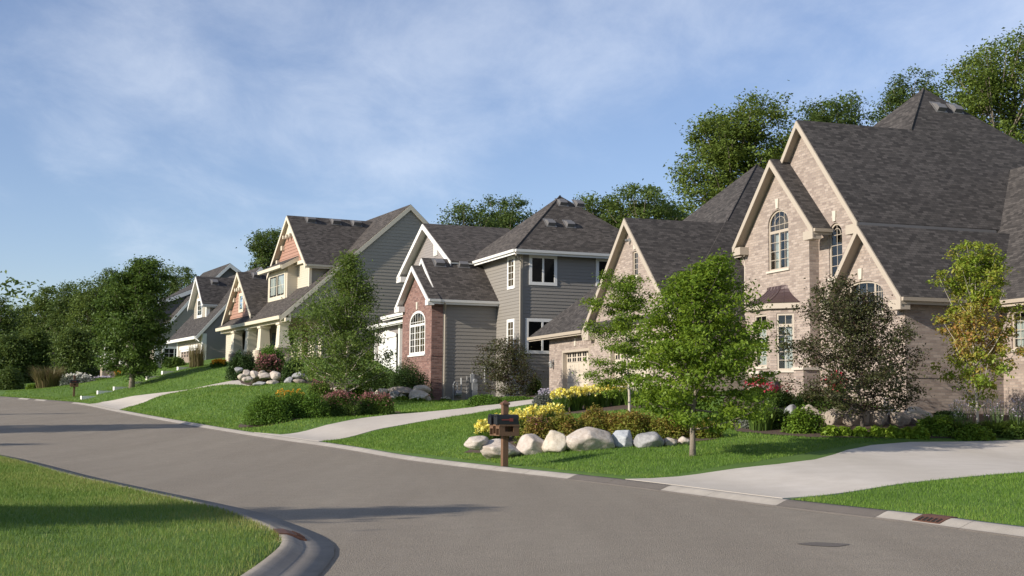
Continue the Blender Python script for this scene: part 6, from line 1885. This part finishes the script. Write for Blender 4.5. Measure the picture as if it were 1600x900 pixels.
# right-hand beds
GH_ = "hostas along the driveway bed"
for k, (a, b) in enumerate([(1284, 1312), (1306, 1334), (1328, 1358), (1352, 1382), (1376, 1406), (1400, 1430), (1424, 1450)]):
    lab = ["lime hosta at the left end of the driveway edge", "lime hosta left of the crabapple trunk", "lime hosta in front of the crabapple trunk", "lime hosta right of the crabapple trunk", "lime hosta under the low brown boulder",
           "lime hosta beneath the pale topped boulder", "lime hosta at the right end of the hosta edging"][k]
    shrub(lab, a, b, 662 + (k % 3), 688, 35.7 + 0.05 * (k % 2), "hosta_leaves", 0.15, 420, "hosta", GH_, 100 + k, cat="plant", lumps=5, up=0.9, aspect=0.62, stems=False)
shrub("upright lime green shrub left of the brown boulders", 1228, 1290, 632, 684, 36.2, "lime_leaves", 0.075, 3000, seed=41, lumps=14, ryk=0.6)
shrub("silvery iris-like clump at the left end of the right bed", 1150, 1206, 640, 682, 37.2, "silver_leaves", 0.07, 1500, "artemisia", seed=42, cat="plant")
blades("iris_clump", "dark green strap leaves beside the silvery clump", tuple(on_ground(1188, 36.8)), 330, 0.80, 0.9, 0.03, "shrub_leaves", None, 44, "plant", flop=0.3)
shrub("mid green shrub between the silvery clump and the lime shrub", 1192, 1240, 634, 678, 37.0, "shrub_leaves", 0.07, 2600, seed=43)
shrub("feathery lime shrub at the right end of the hostas", 1430, 1496, 645, 690, 36.5, "lime_leaves", 0.075, 3400, seed=45)
for k, (a, b, d, lab) in enumerate([(1478, 1526, 36.6, "hosta with pale lilac spikes left of the autumn maple trunk"), (1532, 1572, 37.0, "hosta with pale lilac spikes right of the autumn maple trunk"), (1566, 1606, 37.2, "hosta with lilac spikes at the right picture edge")]):
    c = on_ground((a + b) / 2, d); w = (b - a) * d / F_PX
    blades("flowering_hosta", lab, tuple(c), 240, 0.55, w * 0.9, 0.06, "shrub_leaves", None, 110 + k, "plant", flop=0.7, flower=("lilac_petals", 0.045, 110, 0.62, 1.10, w * 0.42, 2))
shrub("low variegated ground plant at the driveway corner", 1490, 1560, 660, 692, 36.0, "lime_leaves", 0.09, 1700, "ground_plant", seed=46, cat="plant", up=0.8)
shrub("low green ground plant beside the far driveway edge", 1552, 1612, 662, 690, 36.6, "shrub_leaves", 0.09, 1500, "ground_plant", seed=47, cat="plant", up=0.8)
shrub("dark green shrub in front of the brick bay", 1196, 1245, 604, 640, 41.5, "shrub_leaves", 0.07, 2600, seed=48, flower=("red_petals", 0.07, 40, 0.10))
shrub("dark green shrub below the right brick pier", 1240, 1300, 606, 642, 40.6, "shrub_leaves", 0.07, 3000, seed=49)
shrub("red flowered rose bush left of the brick bay", 1160, 1212, 602, 640, 43.2, "shrub_leaves", 0.07, 2200, "rose_bush", seed=50, flower=("red_petals", 0.075, 110, 0.16))
shrub("red and pink phlox behind the crabapple", 1286, 1330, 592, 640, 40.2, "shrub_leaves", 0.07, 1800, "phlox", seed=51, flower=("red_petals", 0.075, 110, 0.16), cat="flowers")
shrub("dark low shrub in the shade behind the maple", 1120, 1168, 640, 676, 38.5, "shrub_leaves", 0.07, 2200, seed=52)
shrub("dark shrub against the shaded brick side wall", 1450, 1510, 640, 668, 39.5, "yew_needles", 0.07, 2200, seed=53)
# middle beds
shrub("wide clipped green hedge shrub at the left of the middle lawn", 376, 452, 611, 656, 51.6, "hedge_leaves", 0.075, 5200, seed=61, lumps=14)
shrub("green hedge shrub joining the pink spirea", 428, 512, 606, 655, 52.4, "hedge_leaves", 0.075, 5200, seed=62, lumps=14)
shrub("pink flowered spirea in the middle of the lawn bed", 494, 565, 609, 651, 53.2, "shrub_leaves", 0.06, 3600, "spirea", seed=63, flower=("pink_petals", 0.06, 420, 0.05))
shrub("pink flowered spirea at the right end of the lawn bed", 552, 614, 613, 648, 54.0, "shrub_leaves", 0.06, 3200, "spirea", seed=64, flower=("pink_petals", 0.06, 380, 0.05))
for k, (x, lab) in enumerate([(443, "orange-yellow lily clump at the left above the hedge"), (462, "orange-yellow lily clump at the right above the hedge")]):
    blades("daylily", lab, tuple(on_ground(x, 57.5)), 220, 1.0, 0.8, 0.03, "lily_leaves", None, 120 + k, "flowers", flop=0.4, flower=("orange_petals", 0.11, 45, 0.8, 1.10, 0.36, 4))
shrub("mixed green perennials below the birch clump", 472, 520, 594, 618, 61.5, "birch_leaves", 0.09, 1900, "perennials", seed=65, cat="plant", flower=("pink_petals", 0.06, 60, 0.1))
shrub("yellowish perennials right of the birch stems", 520, 580, 598, 618, 63.2, "lime_leaves", 0.08, 1500, "perennials", seed=66, cat="plant")
shrub("spreading yew behind the wall by the brick bay", 598, 671, 563, 606, 67.6, "yew_needles", 0.09, 5200, "yew", seed=67, lumps=14)
shrub("dark evergreen left of the yew in the birch shade", 560, 612, 572, 610, 68.2, "yew_needles", 0.09, 2800, "yew", seed=68)
for k, (a, b, y, lab) in enumerate([(618, 640, 617, "white flowered plant at the middle of the boulder wall foot"), (640, 664, 620, "white flowered plant at the foot of the large buff stone"), (686, 706, 622, "small white flowered plant at the brick corner downspout")]):
    shrub(lab, a, b, y, 632, 64.6 if k < 2 else 68.2, "lime_leaves", 0.08, 420, "hydrangea", seed=130 + k, cat="plant", flower=("white_petals", 0.07, 20, 0.04), lumps=5)
shrub("dark green bush at the left end of the porch garden", 352, 400, 545, 578, 75.5, "yew_needles", 0.10, 3200, seed=71)
shrub("light green bush below the porch railing", 392, 452, 536, 576, 76.5, "hedge_leaves", 0.11, 3600, seed=72)
shrub("rosy spirea above the porch wall boulders", 388, 446, 555, 586, 72.0, "purple_leaves", 0.09, 3200, "spirea", seed=73, flower=("pink_petals", 0.09, 420, 0.06))
shrub("dark shrub between the rosy spirea and the birch", 440, 480, 556, 590, 71.5, "yew_needles", 0.10, 2600, seed=74)
# far gardens
shrub("round yellow flower clump at the corner of the dormer house", 326, 354, 562, 577, 92.0, "lily_leaves", 0.10, 900, "coreopsis", seed=81, cat="flowers", flower=("orange_petals", 0.12, 220, 0.05))
blades("feather_grass", "tall tan plumed grass before the brown garage door", tuple(on_ground(305, 97.0)), 420, 1.6, 1.5, 0.03, "plume_blades", None, 82, "ornamental grass", flop=0.25)
shrub("green shrub left of the brown garage door", 252, 292, 556, 580, 101.0, "shrub_leaves", 0.14, 1700, seed=83)
shrub("leafy shrub beside the gabled house corner", 214, 250, 560, 590, 108.0, "hedge_leaves", 0.16, 1500, seed=84)
shrub("orange flower clump by the stone porch piers", 178, 198, 578, 596, 112.0, "lily_leaves", 0.13, 700, "coreopsis", seed=85, cat="flowers", flower=("orange_petals", 0.15, 120, 0.06))
shrub("grey-lilac catmint below the stone porch piers", 140, 178, 588, 603, 110.0, "silver_leaves", 0.13, 1200, "catmint", seed=86, cat="flowers", flower=("lilac_petals", 0.10, 90, 0.05))
shrub("white hydrangeas behind the far mailbox", 92, 150, 583, 606, 112.0, "silver_leaves", 0.16, 1600, "hydrangea", seed=87, flower=("white_petals", 0.18, 160, 0.05))
shrub("low green shrub right of the white hydrangeas", 150, 190, 590, 604, 108.0, "shrub_leaves", 0.14, 1200, seed=88)
blades("feather_grass", "large brown tinged fountain grass at the left roadside", tuple(on_ground(73, 106.0)), 900, 1.9, 2.4, 0.045, "plume_blades", None, 89, "ornamental grass", flop=0.5)
shrub("small light green shrub left of the fountain grass", 38, 62, 598, 617, 106.5, "lime_leaves", 0.14, 900, seed=90)
shrub("dense dark shrub at the left picture edge", -8, 40, 570, 612, 118.0, "wood_leaves", 0.18, 1800, seed=91)
